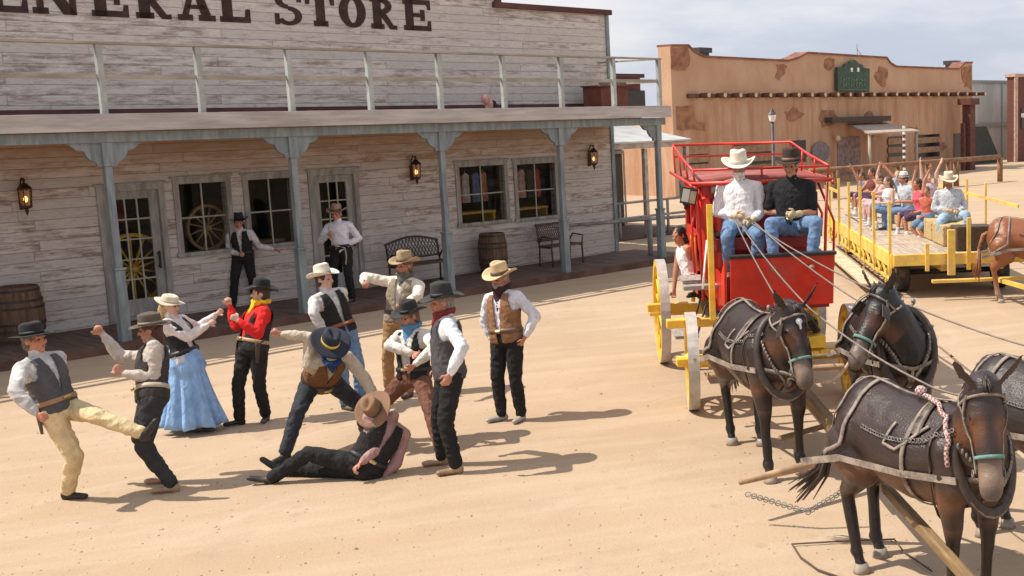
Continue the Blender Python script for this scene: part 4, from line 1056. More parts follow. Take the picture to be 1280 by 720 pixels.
    if sp.get('pants'):
        nm, c = sp['pants'][:2]; kw = sp['pants'][2] if len(sp['pants']) > 2 else {}
        short = kw.pop('short', 0) if kw else 0
        g = G(); g.loft(torso_rings(J, .016, -.125, .085, sp.get('belly', 0)*.5, fem, sc, gb))
        for i in (0, 1):
            h_, k_, a_ = hips[i], knees[i], ank[i]
            if short: g.cap(h_+up*.02, h_+(k_-h_)*.85, .108*sc, .090*sc, 14)
            else:
                g.cap(h_+up*.02, k_, .108*sc*gb**.5, .075*sc, 14); g.cap(k_, k_*.45+a_*.55, .074*sc, .070*sc, 14); g.cap(k_*.45+a_*.55, a_+(k_-a_)*.04, .068*sc, sp.get('hem', .062)*sc, 14)
        obj('trousers', remesh(fin(g), vox, 2, fold(9, .009, sd0+7)), cloth(nm, c, **kw), root)
    if sp.get('belt'):
        nm, c = sp['belt'][:2]; r = torso_rings(J, .042, .055, .10, sp.get('belly', 0), fem, sc, gb)
        g = G(); N = 20; 
        for ring in (r[0], r[-1]):
            g.v += [tuple(p) for p in ring]
        g.f += [(k, (k+1) % N, N+(k+1) % N, N+k) for k in range(N)]
        o = fin(g).build('belt', mat('leather_'+nm, c, .5, .2, 8, .2), root, True); md = o.modifiers.new('s', 'SOLIDIFY'); md.thickness = .008
        if not sp.get('nobuckle'):
            bc = pel+up*.077+fr*(.122*sc*gb+.045); q = G(); q.cap(bc-side*.018, bc+side*.018, .022, .022, 10, side, .5); fin(q).build('buckle', mat('brass', (.6, .45, .2), .3, .1, metal=.8), root, True)
        if sp.get('gun'):
            s = sp['gun']; q = G(); b0 = pel+side*(s*.20*sc)+up*.03-fr*.0; q.cap(b0, b0-V((0, 0, .20))+fr*.02, .032, .018, 10, fr, .5); q.cap(b0+up*.01, b0+up*.06-fr*.05, .016, .014, 8)
            fin(q).build('holster', LEATHER, root, True)
    # boots
    bn, bc = sp.get('boots', ('black', (.02, .017, .015))); 
    for i in (0, 1):
        a, hl, toe, fv, dn = feet[i]; g = G(); k = knees[i]; up_ = (k-a).normalized()
        g.cap(a+up_*.10*sc, a, .054*sc, .050*sc, 12); g.cap(a, hl, .048*sc, .043*sc, 12, fv, 1); g.cap(hl+fv*.02, toe, .042*sc, .034*sc, 12, dn.cross(fv), .8)
        g.cap(hl+dn*.018, hl+dn*.030, .032, .032, 10)
        obj('boot', remesh(fin(g), .012, 2), mat('boot_'+bn, bc, .55, .3, 7, .2, dirt=(.3, .22, .14, .5)), root)
    if sp.get('scarf'):
        nm, c, L = sp['scarf']; g = G(); N = 16; cc = nk+up*.035*sc
        g.tube([cc+side*(.078*math.cos(2*math.pi*k/N))*sc+fr*(.082*math.sin(2*math.pi*k/N)+.004)*sc+up*(.012*math.sin(k*2.3)-.028*math.sin(2*math.pi*k/N)) for k in range(N)], .026*sc, 8, True)
        a = cc+fr*.085*sc-up*.02; g.cap(a-side*.06+up*.01, a+side*.06+up*.01, .026, .026); g.cap(a-side*.045, a-up*L+fr*.035, .028, .012, 10, side, .6); g.cap(a+side*.045, a-up*L+fr*.035, .028, .012, 10, side, .6); g.cap(a, a-up*L*.95+fr*.04, .035, .016, 10, side, .6)
        obj('scarf', remesh(fin(g), .009, 1, fold(30, .006, sd0)), cloth(nm, c), root)
    if sp.get('skirt'):
        nm, c, hem, rmax, drift = sp['skirt']; g = G(); rings = []; N = 110; top = pel+up*.09; bot = V((drift[0], drift[1], 0))
        zt = top.z; rr = random.Random(4)
        for j in range(15):
            t = j/14; z = zt+(hem-zt)*t; cen = V((top.x, top.y, 0))*(1-t)+(V((pel.x, pel.y, 0))+bot)*t; ring = []
            for k in range(N):
                a = 2*math.pi*k/N; fo = 1+.13*t*math.sin(a*9+.9*math.sin(t*3+a))+.06*t*math.sin(a*19+2+2*t)
                r0 = .13+(rmax-.13)*(t**.8)
                if t < .25: r0 = max(r0, .145+.14*t/.25*.6)
                ring.append(V((cen.x+r0*fo*math.cos(a)*(1+.12*t), cen.y+r0*fo*math.sin(a)*.9, z+.012*math.sin(a*5)*t)))
            rings.append(ring)
        g.loft(rings); fin(g).build('skirt', cloth(nm, c), root, True)
    if sp.get('hat'):
        st_, nm, c = sp['hat'][:3]; tilt = sp['hat'][3] if len(sp['hat']) > 3 else 0; bandc = sp['hat'][4] if len(sp['hat']) > 4 else tuple(x*.4 for x in c); kk = (sp['hat'][5] if len(sp['hat']) > 5 else 1.)*sc
        g, b = hat_mesh(st_, 1.07*kk); M = Matrix.Translation(hc+R @ V((0, .006, .048))*hx+Tm) @ (R @ Matrix.Rotation(rad(tilt), 3, 'X')).to_4x4()
        if 'hatpos' in sp: M = Matrix.Translation(sp['hatpos'](hc, R)+Tm) @ sp['hatrot'](R).to_4x4()
        for q in (g, b): q.v = [tuple(M @ V(v)) for v in q.v]
        o = g.build('hat', mat('felt_'+nm, c, .9, .18, 7, .25), root, True); md = o.modifiers.new('s', 'SOLIDIFY'); md.thickness = .005; md.offset = 0
        bo = b.build('hat_band', mat('band_%d%d%d' % tuple(int(99*x) for x in bandc), bandc, .6, .2), o, True); md = bo.modifiers.new('s', 'SOLIDIFY'); md.thickness = .003
    if sp.get('gloves'):
        for i in (0, 1):
            q = G(); dr = (wr[i]-el[i]).normalized(); sgn = -1 if i == 0 else 1
            pnv = (-side*sgn)*.9+fr*.2; dd = dr; sv = fr+V((0, 0, .3))
            if pnv.cross(dr).length < .2: pnv = fr
            if abs(sv.normalized().dot(dd)) > .92: sv = up
            hand(q, wr[i]+dd*.01, dd, pnv, sv, (hd[i] or {}).get('curl', .55), hk*1.13); q.cap(wr[i]-dr*.05, wr[i]+dr*.02, .044, .038, 12)
            obj('glove', remesh(fin(q), .008, 1), mat('glove_leather', (.55, .42, .25), .8, .2), root)
    JJ['root'] = root; JJ['Tm'] = Tm; JJ['R'] = R
    return JJ
WHITE = ('white', (.74, .72, .72)); CREAM = ('cream', (.62, .55, .46)); BLACKP = ('black_trousers', (.020, .019, .019)); JEANS = ('blue_jeans', (.14, .23, .38))
N_ = None
def arm(e, es, w, ws, **h): return (e, es, w, ws, h or None)
# order of pairs everywhere: the person's right, then left
person('man in grey vest and flat black hat kicking out with one leg at far left', dict(
    face=72, hface=80, h=1.74, pelvis=(72, 510), neck=(48, 449), lean=0, feet=[(86, 624, 0), (86, 624, 0)], foot=[85, 85], kick=(1, (122, 520), (176, 541), -1, -1), kpole=[80, 80],
    arms=[arm((19, 490), -1, (45, 516), -1, curl=1.3), arm((72, 478), 1, (80, 505), 1, curl=1.2)], head=(80, -6), dy=-.05,
    shirt=WHITE, vest=('grey_weave', (.09, .085, .09), -.03, (.0, .06)), pants=('cream_trousers', (.60, .47, .27)), belt=('tan', (.3, .17, .08)), hat=('flat', 'black', (.018, .018, .02), 0), hair=('greybrown', (.12, .09, .07)), skin=SKINR, seed=2, gun=-1))
person('long haired man in dark vest and grey hat raising both fists at the kicking man', dict(
    face=-62, hface=-58, h=1.74, auto=1.09, pelvis=(192, 515), neck=(192, 430), lean=1, feet=[(207, 604, 0), (216, 615, 0)], foot=[-80, -72], kpole=[-85, -85],
    arms=[arm((151, 446), 1, (134, 425), 0, curl=1.4), arm((194, 490), -1, (162, 468), 0, curl=1.4, dir=(0, 0, 1))], head=(-78, 4),
    shirt=('cream_grey', (.50, .44, .38)), vest=('charcoal', (.045, .04, .038), -.04, (.0, .05)), pants=('charcoal_trousers', (.035, .034, .036)), belt=('pale', (.45, .38, .28)), hat=('flat', 'brown_grey', (.10, .075, .06), 0, (.25, .2, .15)), hair=('long_brown', (.09, .035, .02), .30), boots=('tan', (.32, .20, .12)), seed=3, dy=0))
person('woman in a blue skirt and white blouse stretching both hands to the man in red', dict(
    fem=True, face=80, h=1.58, pelvis=(233, 449), neck=(217, 405), lean=0, feet=[(238, 540, 0), (250, 540, 0)], foot=[80, 85],
    arms=[arm((243, 426), -1, (266, 402), 1, curl=.8), arm((247, 410), 1, (272, 392), 1, curl=.8)], head=(86, 4),
    shirt=('white_blouse', (.66, .60, .57)), vest=('black_bodice', (.02, .02, .022), .04, (.055, .105)), skirt=('sky_blue', (.24, .40, .66), .09, .295, (.0, 0)), pants=('petticoat', (.5, .5, .55)), belt=('black', (.02, .02, .02)), nobuckle=True, hat=('lady', 'white_bonnet', (.62, .55, .42), 14, (.5, .4, .3)), hair=('blonde', (.48, .33, .16), .12), skin=SKINP, seed=4, boots=('black_shoe', (.02, .02, .02))))
person('man in red shirt and yellow neckerchief with black hat grappling with the woman', dict(
    face=-52, hface=-15, h=1.64, pelvis=(317, 447), neck=(324, 394), lean=0, feet=[(300, 531, 0), (333, 526, 0)], foot=[-55, 10],
    arms=[arm((290, 412), -1, (290, 392), 0, curl=1.2), arm((322, 418), -1, (297, 400), 0, curl=1.2)], head=(-72, -4),
    shirt=('bright_red', (.68, .025, .022)), vest=('black_cow', (.03, .03, .032), -.05, (.05, .16)), pants=BLACKP, belt=('pale_tan', (.45, .28, .16)), scarf=('yellow', (.80, .52, .03), .14), hat=('cow', 'black', (.018, .018, .02), -4), hair=('dark', (.05, .03, .02)), skin=SKINP, seed=5, gun=1))
person('man in cream cowboy hat, black vest and blue jeans standing behind the brawl', dict(
    face=52, h=1.72, pelvis=(427, 425), neck=(408, 366), lean=0, feet=[(432, 512, 0), (452, 508, 0)], foot=[50, 60],
    arms=[arm((392, 392), -1, (404, 412), 0, curl=.8), arm((430, 392), 1, (434, 412), 0, curl=.8)], head=(78, -4),
    shirt=WHITE, vest=('black_wool', (.022, .02, .02), -.03, (.02, .06)), pants=JEANS, belt=('red_brown', (.25, .07, .04)), hat=('cow', 'cream', (.66, .60, .50), -6, (.3, .25, .2)), hair=('dark', (.05, .03, .02)), skin=SKINP, seed=6))
person('man in blue cavalry hat with gold cord bending down to punch the fallen man', dict(
    face=48, hface=25, h=1.76, auto=1.10, pelvis=(402, 490), neck=(413, 447), lean=-1, feet=[(357, 576, 0), (455, 540, 0)], foot=[-20, 60], hunch=.03,
    arms=[arm((387, 424), 0, (372, 420), 0, curl=1.5), arm((450, 466), 0, (466, 492), 0, curl=1.2)], head=(40, 42), headpx=(412, 432), heads=-1,
    shirt=('cream_tan', (.50, .42, .32)), vest=('tan_leather', (.17, .08, .035), -.06, (.0, .06)), pants=('dark_slate_trousers', (.035, .037, .045)), belt=('black', (.02, .02, .02)), scarf=('navy', (.02, .05, .15), .12), hat=('wide', 'navy', (.020, .024, .040), 0, (.70, .48, .08)), hair=('dark', (.05, .03, .02)), seed=7, kpole=[20, 60]))
ly = person('man in pink shirt lying on the sand held up by the bending man', dict(
    face=35, hface=20, h=1.72, pelvis=(455, 583), pelz=.16, neck=(482, 536), lean=0, lying=True, feet=[(340, 597, .06), (352, 586, .07)] , foot=[-60, -40],
    arms=[arm((484, 570), -1, (452, 578), -1, curl=.8), arm((500, 560), 0, (492, 582), 0, curl=.8)], head=(35, -30), headpx=(468, 514),
    shirt=('dusty_pink', (.38, .225, .21)), vest=('black_wool', (.022, .02, .02), -.02, (.0, .05)), pants=BLACKP, belt=('black', (.02, .02, .02)), hat=('wide', 'tan_brown', (.22, .125, .07), 0, (.1, .06, .04), .98), hair=('dark', (.05, .03, .02)), seed=8,
    hatpos=lambda hc, R: hc+V((-.01, -.06, .05)), hatrot=lambda R: head_frame(10, 48, -18)))
person('man in tan hat and cream shirt stretching one arm out to the left', dict(
    face=-8, h=1.78, pelvis=(500, 402), neck=(507, 342), lean=0, feet=[(487, 492, 0), (512, 496, 0)],
    arms=[arm((474, 350), 0, (455, 354), -1, curl=.9), arm((522, 370), -1, (506, 381), -1, curl=1.)], head=(-28, 0),
    shirt=('cream_w', (.70, .64, .54)), vest=('grey_tan', (.27, .22, .17), -.04, (.01, .06)), pants=('tan_chaps', (.34, .20, .10)), belt=('dark', (.06, .04, .03)), scarf=('grey_green', (.12, .13, .10), .12), hat=('cow', 'tan', (.36, .26, .15), 0, (.12, .08, .05)), hair=('brown', (.14, .08, .05)), skin=SKINR, seed=9))
person('man with blue neckerchief and brown trousers striding beside the tall vested man', dict(
    face=-22, h=1.7, pelvis=(517, 460), neck=(516, 405), lean=-1, feet=[(482, 545, 0), (550, 568, 0)], foot=[-40, 15],
    arms=[arm((487, 432), -1, (514, 441), -1, curl=.9), arm((543, 435), -1, (528, 448), 0, curl=.9)], head=(-40, 10), kpole=[-40, 20], dy=.12,
    shirt=('offwhite', (.64, .60, .54)), vest=('black_wool', (.022, .02, .02), -.03, (.06, .11)), pants=('brown_trousers', (.17, .075, .05)), belt=('black', (.02, .02, .02)), scarf=('denim_blue', (.10, .22, .36), .22), hat=('cow', 'black_g', (.03, .03, .028), 0), hair=('brown', (.14, .08, .05)), skin=SKINR, seed=10, boots=('brown', (.10, .05, .03)), gun=1))
person('tall man in grey vest and black hat with his back half turned, foremost of all', dict(
    face=-68, hface=-60, h=1.8, pelvis=(562, 463), neck=(556, 386), lean=0, feet=[(553, 581, 0), (571, 592, 0)], foot=[-70, -62],
    arms=[arm((542, 425), 1, (545, 455), 0, curl=.6), arm((578, 434), -1, (563, 467), -1, curl=.6)], head=(-66, 4), belly=.02,
    shirt=('white_b', (.72, .72, .74)), vest=('dark_grey', (.075, .07, .075), -.07, (.0, .06)), pants=BLACKP, scarf=('red_striped', (.22, .035, .04), .08), hat=('wide', 'black_h', (.035, .035, .033), 0), hair=('grey', (.25, .2, .17)), boots=('tan', (.32, .20, .12)), skin=SKINR, seed=11))
person('man in straw coloured hat and brown leather vest standing with one hand on his hip', dict(
    face=-22, h=1.76, pelvis=(634, 427), neck=(628, 362), lean=0, feet=[(628, 526, 0), (652, 526, 0)], foot=[-55, -15], belly=.015,
    arms=[arm((606, 402), 1, (616, 424), 0, curl=.8), arm((672, 398), 1, (656, 422), 0, curl=.8)], head=(-30, 6), sleeve_gather=0,
    shirt=('white_g', (.68, .67, .72)), vest=('brown_suede', (.26, .13, .065), -.06, (.03, .06)), pants=BLACKP, belt=('brown', (.15, .09, .05)), scarf=('dark_wine', (.05, .02, .025), .24), hat=('cow', 'straw', (.56, .42, .24), 4, (.10, .06, .04), 1.05), beard=('greyish', (.32, .26, .22), .01), hair=('grey', (.25, .2, .17)), boots=('grey', (.35, .33, .32)), skin=SKINR, seed=12, gun=-1))
person('man in black hat and black vest standing on the porch before the windows', dict(
    face=18, h=1.66, pelvis=(304, 328), neck=(299, 285), lean=0, feet=[(292, 384, .14), (320, 380, .14)], foot=[10, 40],
    arms=[arm((286, 309), 0, (298, 318), -1, curl=.9), arm((319, 300), 0, (334, 310), 0, curl=.5)], head=(22, 0),
    shirt=WHITE, vest=('black_wool', (.022, .02, .02), -.06, (.015, .05)), pants=BLACKP, belt=('black', (.02, .02, .02)), hat=('cow', 'black', (.018, .018, .02), 0), hair=('dark_long', (.03, .02, .02), .1), skin=SKINR, seed=13, vox=.013, gun=1))
J6 = person('man in white shirt holding a rope beside the middle door of the porch', dict(
    face=-4, h=1.76, pelvis=(427, 315), neck=(422, 272), lean=0, feet=[(418, 378, .14), (441, 377, .14)],
    arms=[arm((405, 294), 0, (410, 293), -1, curl=1.1), arm((446, 294), 0, (432, 307), -1, curl=1.1)], head=(-8, 4),
    shirt=('white_p', (.70, .68, .72)), pants=BLACKP, belt=('black', (.02, .02, .02)), hat=('cow', 'dusty_tan', (.30, .19, .13), 0), hair=('brown', (.14, .08, .05)), skin=SKINR, seed=14, vox=.013))
g = G(); a, b = J6['wr'][0]+V((0, -.06, .02)), J6['wr'][1]+V((0, -.06, -.04)); g.tube([a, a*.6+b*.4+V((0, 0, -.10)), b, b+V((.02, -.02, -.16)), b+V((0, -.02, -.3))], .012, 7)
simple('rope', 'short rope held by the man in white shirt on the porch', 'rope', g, mat('rope_tan', (.45, .36, .25), .9), None)
# ================================================================= mules and a horse
HARN = mat('harness_leather', (.045, .030, .024), .5, .3, 10, .2, dirt=(.30, .24, .18, .5))
HARNL = mat('worn_pale_strap', (.26, .21, .17), .7, .4, 12, .3, dirt=(.06, .045, .035, .9))
CHAIN = mat('dull_chain_metal', (.22, .20, .185), .45, .4, 30, .6, metal=.7)
TURQ = mat('green_halter_web', (.13, .26, .22), .8, .2, 14, .2)
def braid_mat():
    m, nt, b = new_mat('red_white_braided_rope'); n = NT(nt); c = n.coords('Object')
    w = nt.nodes.new('ShaderNodeTexChecker'); w.inputs['Scale'].default_value = 60; n.l(c, w.inputs['Vector'])
    n.l(n.mix(w.outputs['Fac'], (.50, .43, .40), (.24, .07, .06)), b.inputs['Base Color']); b.inputs['Roughness'].default_value = .85; return m
BRAID = braid_mat()
def coat_mat(name, bumpy=.3):
    m, nt, b = new_mat(name); n = NT(nt); c = n.coords('Object')
    at = nt.nodes.new('ShaderNodeAttribute'); at.attribute_name = 'coat'
    nz = n.noise(c, 5, 5, .65); hz_ = n.noise(c, 60, 3, .7)
    v = n.math('ADD', .72, n.math('MULTIPLY', nz, .55)); col = n.mix(1., at.outputs['Color'], _rgb(nt, v), 'MULTIPLY')
    du = n.ramp(n.noise(c, 2.2, 6, .7), .56, .72); col = n.mix(n.math('MULTIPLY', du, .10), col, (.30, .22, .17))
    n.l(col, b.inputs['Base Color']); b.inputs['Roughness'].default_value = .38; b.inputs['Specular IOR Level'].default_value = .5
    ch = n.coords('Object', (1.2, 1, 4)); hh = n.math('ADD', hz_, n.math('MULTIPLY', n.noise(ch, 3.2, 4, .6), 2.2)); n.l(n.bump(hh, bumpy*1.3, .012), b.inputs['Normal']); return m
COAT = coat_mat('mule_coat')
HOOF = mat('hoof_horn', (.30, .25, .20), .6, .3, 12, .2)
def lerp3(a, b, t): t = max(0, min(1, t)); t = t*t*(3-2*t); return tuple(x*(1-t)+y*t for x, y in zip(a, b))
def mule(label, loc, yaw, sc=1., neck=(.30, .42), head_yaw=0, head_pitch=62, coat=((.060, .032, .024), (.19, .075, .035), (.44, .34, .27)), ears=.31, horse=False, group='mules hitched to the red stagecoach', legs=None, tail_dir=(-.5, .1), vox=.014, lean=0, full=True, orn=False, blink=True, halter=None, hipstrap=False, seed=1, neck_side=0, hs=1.1,  cat='mule', name='mule'):
    """local frame: x forward, y the animal's left, z up. head_yaw turns the neck and head about z, head_pitch drops the nose"""
    root = empty(name, label, cat, loc, yaw, group); root.scale = (sc,)*3
    legs = legs or {}
    g = G()
    rz = lambda v, a: V((v[0]*math.cos(a)-v[1]*math.sin(a), v[0]*math.sin(a)+v[1]*math.cos(a), v[2]))
    hya = rad(head_yaw)
    # trunk as a loft along x
    secs = [(-.84, 1.06, .03, .04), (-.80, 1.07, .14, .17), (-.70, 1.10, .22, .25), (-.55, 1.10, .265, .285), (-.38, 1.07, .275, .295), (-.18, 1.03, .300, .325), (.05, 1.02, .310, .335), (.25, 1.04, .285, .335), (.42, 1.06, .245, .325), (.56, 1.06, .205, .27), (.66, 1.05, .14, .19), (.72, 1.05, .05, .08)]
    rings = []
    for x, z, w, h in secs:
        r = []; w *= 1.07; h *= 1.05
        for k in range(24):
            a = 2*math.pi*k/24; c, s = math.cos(a), math.sin(a)
            zz = z+h*s*(1. if s < 0 else .98); yy = w*c*(1-.12*max(0, s))
            if s > .3: yy *= (1-.25*(s-.3))
            if x < -.3 and s > .7: zz += .02
            r.append(V((x, yy, zz)))
        rings.append(r)
    g.loft(rings)
    g.cap((.30, 0, 1.28), (.48, 0, 1.20), .12, .13)      # withers
    g.cap((-.50, 0, 1.24), (-.66, 0, 1.17), .15, .12)     # croup
    for s in (-1, 1): g.cap((-.52, .12*s, 1.05), (-.62, .13*s, .95), .20, .16); g.cap((.44, .13*s, 1.12), (.52, .14*s, .92), .17, .13)
    # neck and head
    nl, nh = neck; p0 = V((.50, 0, 1.12)); nd = rz((nl, 0, nh), hya); poll = V((.50, 0, 1.14))+nd+V((0, neck_side, 0)); m1 = V((.52, 0, 1.16))*.5+poll*.5+rz((.02, 0, .0), hya)+V((0, 0, .01))
    g.cap(p0-V((0, 0, .04)), m1, .225, .165, 16, (0, 1, 0), 1.0); g.cap(V((.42, 0, 1.24)), m1+V((0, 0, .05)), .14, .10, 14); g.cap(m1, poll, .165, .115, 16)
    hp = rad(head_pitch); hf = rz((math.cos(hp), 0, -math.sin(hp)), hya*1.0+rad(lean)); hl = rz((0, 1, 0), hya+rad(lean)); hu = hf.cross(hl)*1; hu = -hu if hu.dot(V((0, 0, 1))) < 0 else hu
    def H(a, b, c): return poll+hf*(a*hs)+hl*(b*hs)+hu*(c*hs)
    L = .56
    g.cap(H(-.01, 0, -.02), H(.14, 0, -.035), .105*hs, .112*hs, 16, hl, 1.0); g.cap(H(.10, 0, -.05), H(.22, 0, -.075), .098*hs, .085*hs, 14, hl, 1.1)
    g.cap(H(.12, 0, -.005), H(.46, 0, -.02), .088*hs, .062*hs, 16, hl, .95); g.cap(H(.30, 0, -.045), H(.50, 0, -.050), .068*hs, .064*hs, 14, hl, 1.); g.cap(H(.47, 0, -.02), H(.53, 0, -.035), .070*hs, .066*hs, 14, hl, .95); g.cap(H(.44, 0, -.095), H(.50, 0, -.092), .042*hs, .038*hs, 10, hl, .8)
    for s in (-1, 1):
        g.ell(H(.15, .078*s, .022), .035*hs, .022*hs, .026*hs, Matrix((hf, hl, hu)).transposed()); g.ell(H(.17, .070*s, -.07), .075*hs, .032*hs, .065*hs, Matrix((hf, hl, hu)).transposed())
        g.ell(H(.50, .046*s, .0), .03*hs, .018*hs, .024*hs, Matrix((hf, hl, hu)).transposed())
        eu = (hu*.50-hf*.72+hl*(.58*s)).normalized() if not horse else (hu*.4-hf*.85+hl*(.25*s)).normalized()
        e0 = H(.0, .055*s, .045); El = ears
        n_ = 7; fw_ = (hf*.5+hl*(.55*s)+hu*.6); fw_ = (fw_-eu*fw_.dot(eu)).normalized(); sd_ = eu.cross(fw_); er = []
        for i in range(n_):
            t = i/(n_-1); w = [.030, .042, .047, .044, .034, .022, .006][i]*(1 if not horse else .8); ring = []
            c = e0+eu*(El*t)+hl*(s*.02*math.sin(t*3))
            for k in range(12):
                a = 2*math.pi*k/12; yy = w*math.cos(a); xx = w*.42*math.sin(a)
                if math.sin(a) > 0: xx -= w*.45*math.sin(a)*(1 if 0 < t < 1 else .3)
                ring.append(c+sd_*yy+fw_*xx)
            er.append(ring)
        g.loft(er)
    # legs
    LG = {'fl': [(.46, .165, .93), (.47, .155, .52), (.45, .150, .15)], 'fr': [(.46, -.165, .93), (.47, -.155, .52), (.45, -.150, .15)],
          'hl': [(-.60, .17, .93), (-.50, .17, .80), (-.72, .155, .56), (-.66, .150, .15)], 'hr': [(-.60, -.17, .93), (-.50, -.17, .80), (-.72, -.155, .56), (-.66, -.150, .15)]}
    hoofs = []
    for k, pts in LG.items():
        d = legs.get(k, (0, 0)); pts = [V(p) for p in pts]; n_ = len(pts)
        for i in range(n_): f = (max(0, i)/(n_-1)); pts[i] += V((d[0]*f, d[1]*f, 0))
        if k[0] == 'f':
            g.cap(pts[0]+V((0, 0, .05)), pts[0]*.6+pts[1]*.4, .13, .095, 12); g.cap(pts[0]*.6+pts[1]*.4, pts[1]+V((0, 0, .05)), .092, .062, 12); g.cap(pts[1]+V((0, 0, .04)), pts[1]-V((0, 0, .03)), .055, .048, 12)
            g.cap(pts[1]-V((0, 0, .04)), pts[2]+V((0, 0, .03)), .047, .039, 12); a = pts[2]
        else:
            g.cap(pts[0], pts[1], .195, .150, 14); g.cap(pts[1], pts[2]+V((.02, 0, .04)), .14, .070, 14); g.cap(pts[2]+V((-.015, 0, .03)), pts[2]-V((0, 0, .05)), .056, .046, 12)
            g.cap(pts[2]-V((0, 0, .04)), pts[3]+V((0, 0, .03)), .051, .043, 12); a = pts[3]
        g.cap(a, a+V((.005, 0, -.01)), .053, .052, 10); b = a+V((.05, 0, -.095)); g.cap(a, b, .038, .042, 12); hoofs.append(b)
    me = remesh(g, vox, 4, lambda c, nn: .004*noise.noise(c*9)+.006*noise.noise(c*4.3))
    dark, mid, pale = [tuple(x*.66 for x in q_) for q_ in coat]; nv = len(me.vertices); at = me.color_attributes.new('coat', 'FLOAT_COLOR', 'POINT')
    buf = np.ones(nv*4, 'f')
    for i, v in enumerate(me.vertices):
        c = v.co; q = c-poll; a_ = q.dot(hf)/hs; b_ = q.dot(hl)/hs; u_ = q.dot(hu)/hs; nz = noise.noise(c*5)*.12
        if a_ > -.1 and q.length < .68 and abs(b_) < .2 and abs(u_) < .22 and (c.x > .55 or abs(head_yaw) > 30):
            t = (a_-.33+nz*.8)/.15; col = lerp3(dark, pale, t)
            if .10 < a_ < .44: col = lerp3(col, mid, (1-abs(a_-.22+nz*.2)/.13)*min(1, abs(b_)/.05)*1.1)
            if a_ > .49: col = lerp3(col, (.10, .075, .065), (a_-.50)/.05)
        else:
            col = dark
            if not horse:
                fl = (1-abs(c.z-.80+nz)/.16); col = lerp3(col, mid, min(.9, fl*1.0)) if c.z > .6 else col
                if c.z < .62: col = lerp3(mid, tuple(x*.35 for x in dark), (.68-c.z)/.15)
            elif c.z < .6: col = lerp3(col, pale, (.45-c.z)/.3)
        buf[i*4:i*4+3] = col
    at.data.foreach_set('color', buf)
    body = obj('body', me, COAT, root)
    for p in hoofs:
        G().lathe([(.062, .0), (.058, .03), (.045, .07)], 14, Matrix.Translation(V((p.x+.008, p.y, 0)))).build('hoof', HOOF, root, True)
    for s in (-1, 1): G().ell(H(.150, .094*s, .024), .018, .010, .014, Matrix((hf, hl, hu)).transposed()).build('eye', mat('mule_eye', (.01, .008, .006), .08, 0), root, True)
    # tail and mane
    t = G(); b = V((-.81, 0, 1.15)); dx, dy = tail_dir; tp = [b, b+V((-.08, dy*.1, -.03)), b+V((-.14+dx*.12, dy*.3, -.25)), b+V((-.12+dx*.45, dy*.6, -.55)), b+V((-.10+dx*.8, dy, -.74))]
    t.tube(tp[:4], [.042, .036, .028, .03], 8)
    rr = random.Random(seed)
    for _ in range(34):
        o = V((rr.uniform(-1, 1), rr.uniform(-1, 1), rr.uniform(-1, 1)))
        t.tube([tp[2]+o*.012, tp[3]+o*.04, tp[4]+V((dx*.15, dy*.2, 0))+o*.085], [.014, .012, .003], 5)
    t.build('tail', mat('tail_hair' if not horse else 'horse_tail', (.03, .018, .014) if not horse else (.25, .1, .04), .5, .3, 20, .3), root, True)
    t = G(); top = V((.42, 0, 1.38))
    for i in range(26):
        f = i/25; c = top*(1-f)+(poll+hu*.10-hf*.02)*f; c += (rz((-.03, 0, .05), hya))*math.sin(f*math.pi)
        o = V((rr.uniform(-.01, .01), rr.uniform(-.012, .012), 0)); t.tube([c-V((0, 0, .04)), c+o+rz((-.015, 0, .035), hya), c+o*2+rz((-.03, rr.choice((-1, 1))*.012, .06), hya)], [.018, .014, .004], 6)
    if True:
        for _ in range(14): o = V((rr.uniform(-1, 1), rr.uniform(-1, 1), rr.uniform(0, 1)))*.015; t.tube([H(-.03, 0, .06)+o, H(-.03, 0, .085)+o, H(.03, 0, .10)+o*2], [.016, .014, .004], 6)
    t.build('mane', mat('mane_hair' if not horse else 'horse_tail', (.025, .017, .014), .5, .3, 20, .3), root, True)
    for s in (-1, 1): G().ell(H(.525, .034*s, -.005), .012*hs, .010*hs, .016*hs, Matrix((hf, hl, hu)).transposed()).build('nostril', mat('mule_eye', (.01, .008, .006)), root, True)
    G().tube([H(.545, .0, -.062), H(.535, .04, -.060), H(.49, .062, -.066)], .004*hs, 5).tube([H(.545, .0, -.062), H(.535, -.04, -.060), H(.49, -.062, -.066)], .004*hs, 5).build('mouth', mat('mule_eye', (.01, .008, .006)), root, True)
    # ---------------- harness following the body surface
    bm = bmesh.new(); bm.from_mesh(me); tree = BVHTree.FromBMesh(bm); bm.free()
    def snap(p, off=.012):
        r = tree.find_nearest(V(p)); return r[0]+r[1]*off, r[1]
    def ribbon(pts, w, name, m, off=.010, closed=False, sub=6, th=.009):
        P_ = [V(p) for p in pts]; sm = []; w *= .68
        N = len(P_); rng = range(N if closed else N-1)
        for i in rng:
            a, b = P_[i], P_[(i+1) % N]
            for j in range(sub): sm.append(a+(b-a)*(j/sub))
        if not closed: sm.append(P_[-1])
        pn = [snap(p, off) for p in sm]; q = G(); n2 = len(pn)
        for i, (p, nn) in enumerate(pn):
            a = pn[(i-1) % n2 if closed else max(0, i-1)][0]; b = pn[(i+1) % n2 if closed else min(n2-1, i+1)][0]
            d = (b-a); d = d.normalized() if d.length > 1e-6 else V((1, 0, 0)); s = d.cross(nn).normalized()
            for u, h in ((-.5, 0), (.5, 0), (.5, 1), (-.5, 1)): q.v.append(tuple(p+s*(w*u)+nn*(th*h)))
        for i in range(n2 if closed else n2-1):
            j = (i+1) % n2
            for e in range(4): q.f.append((i*4+e, i*4+(e+1) % 4, j*4+(e+1) % 4, j*4+e))
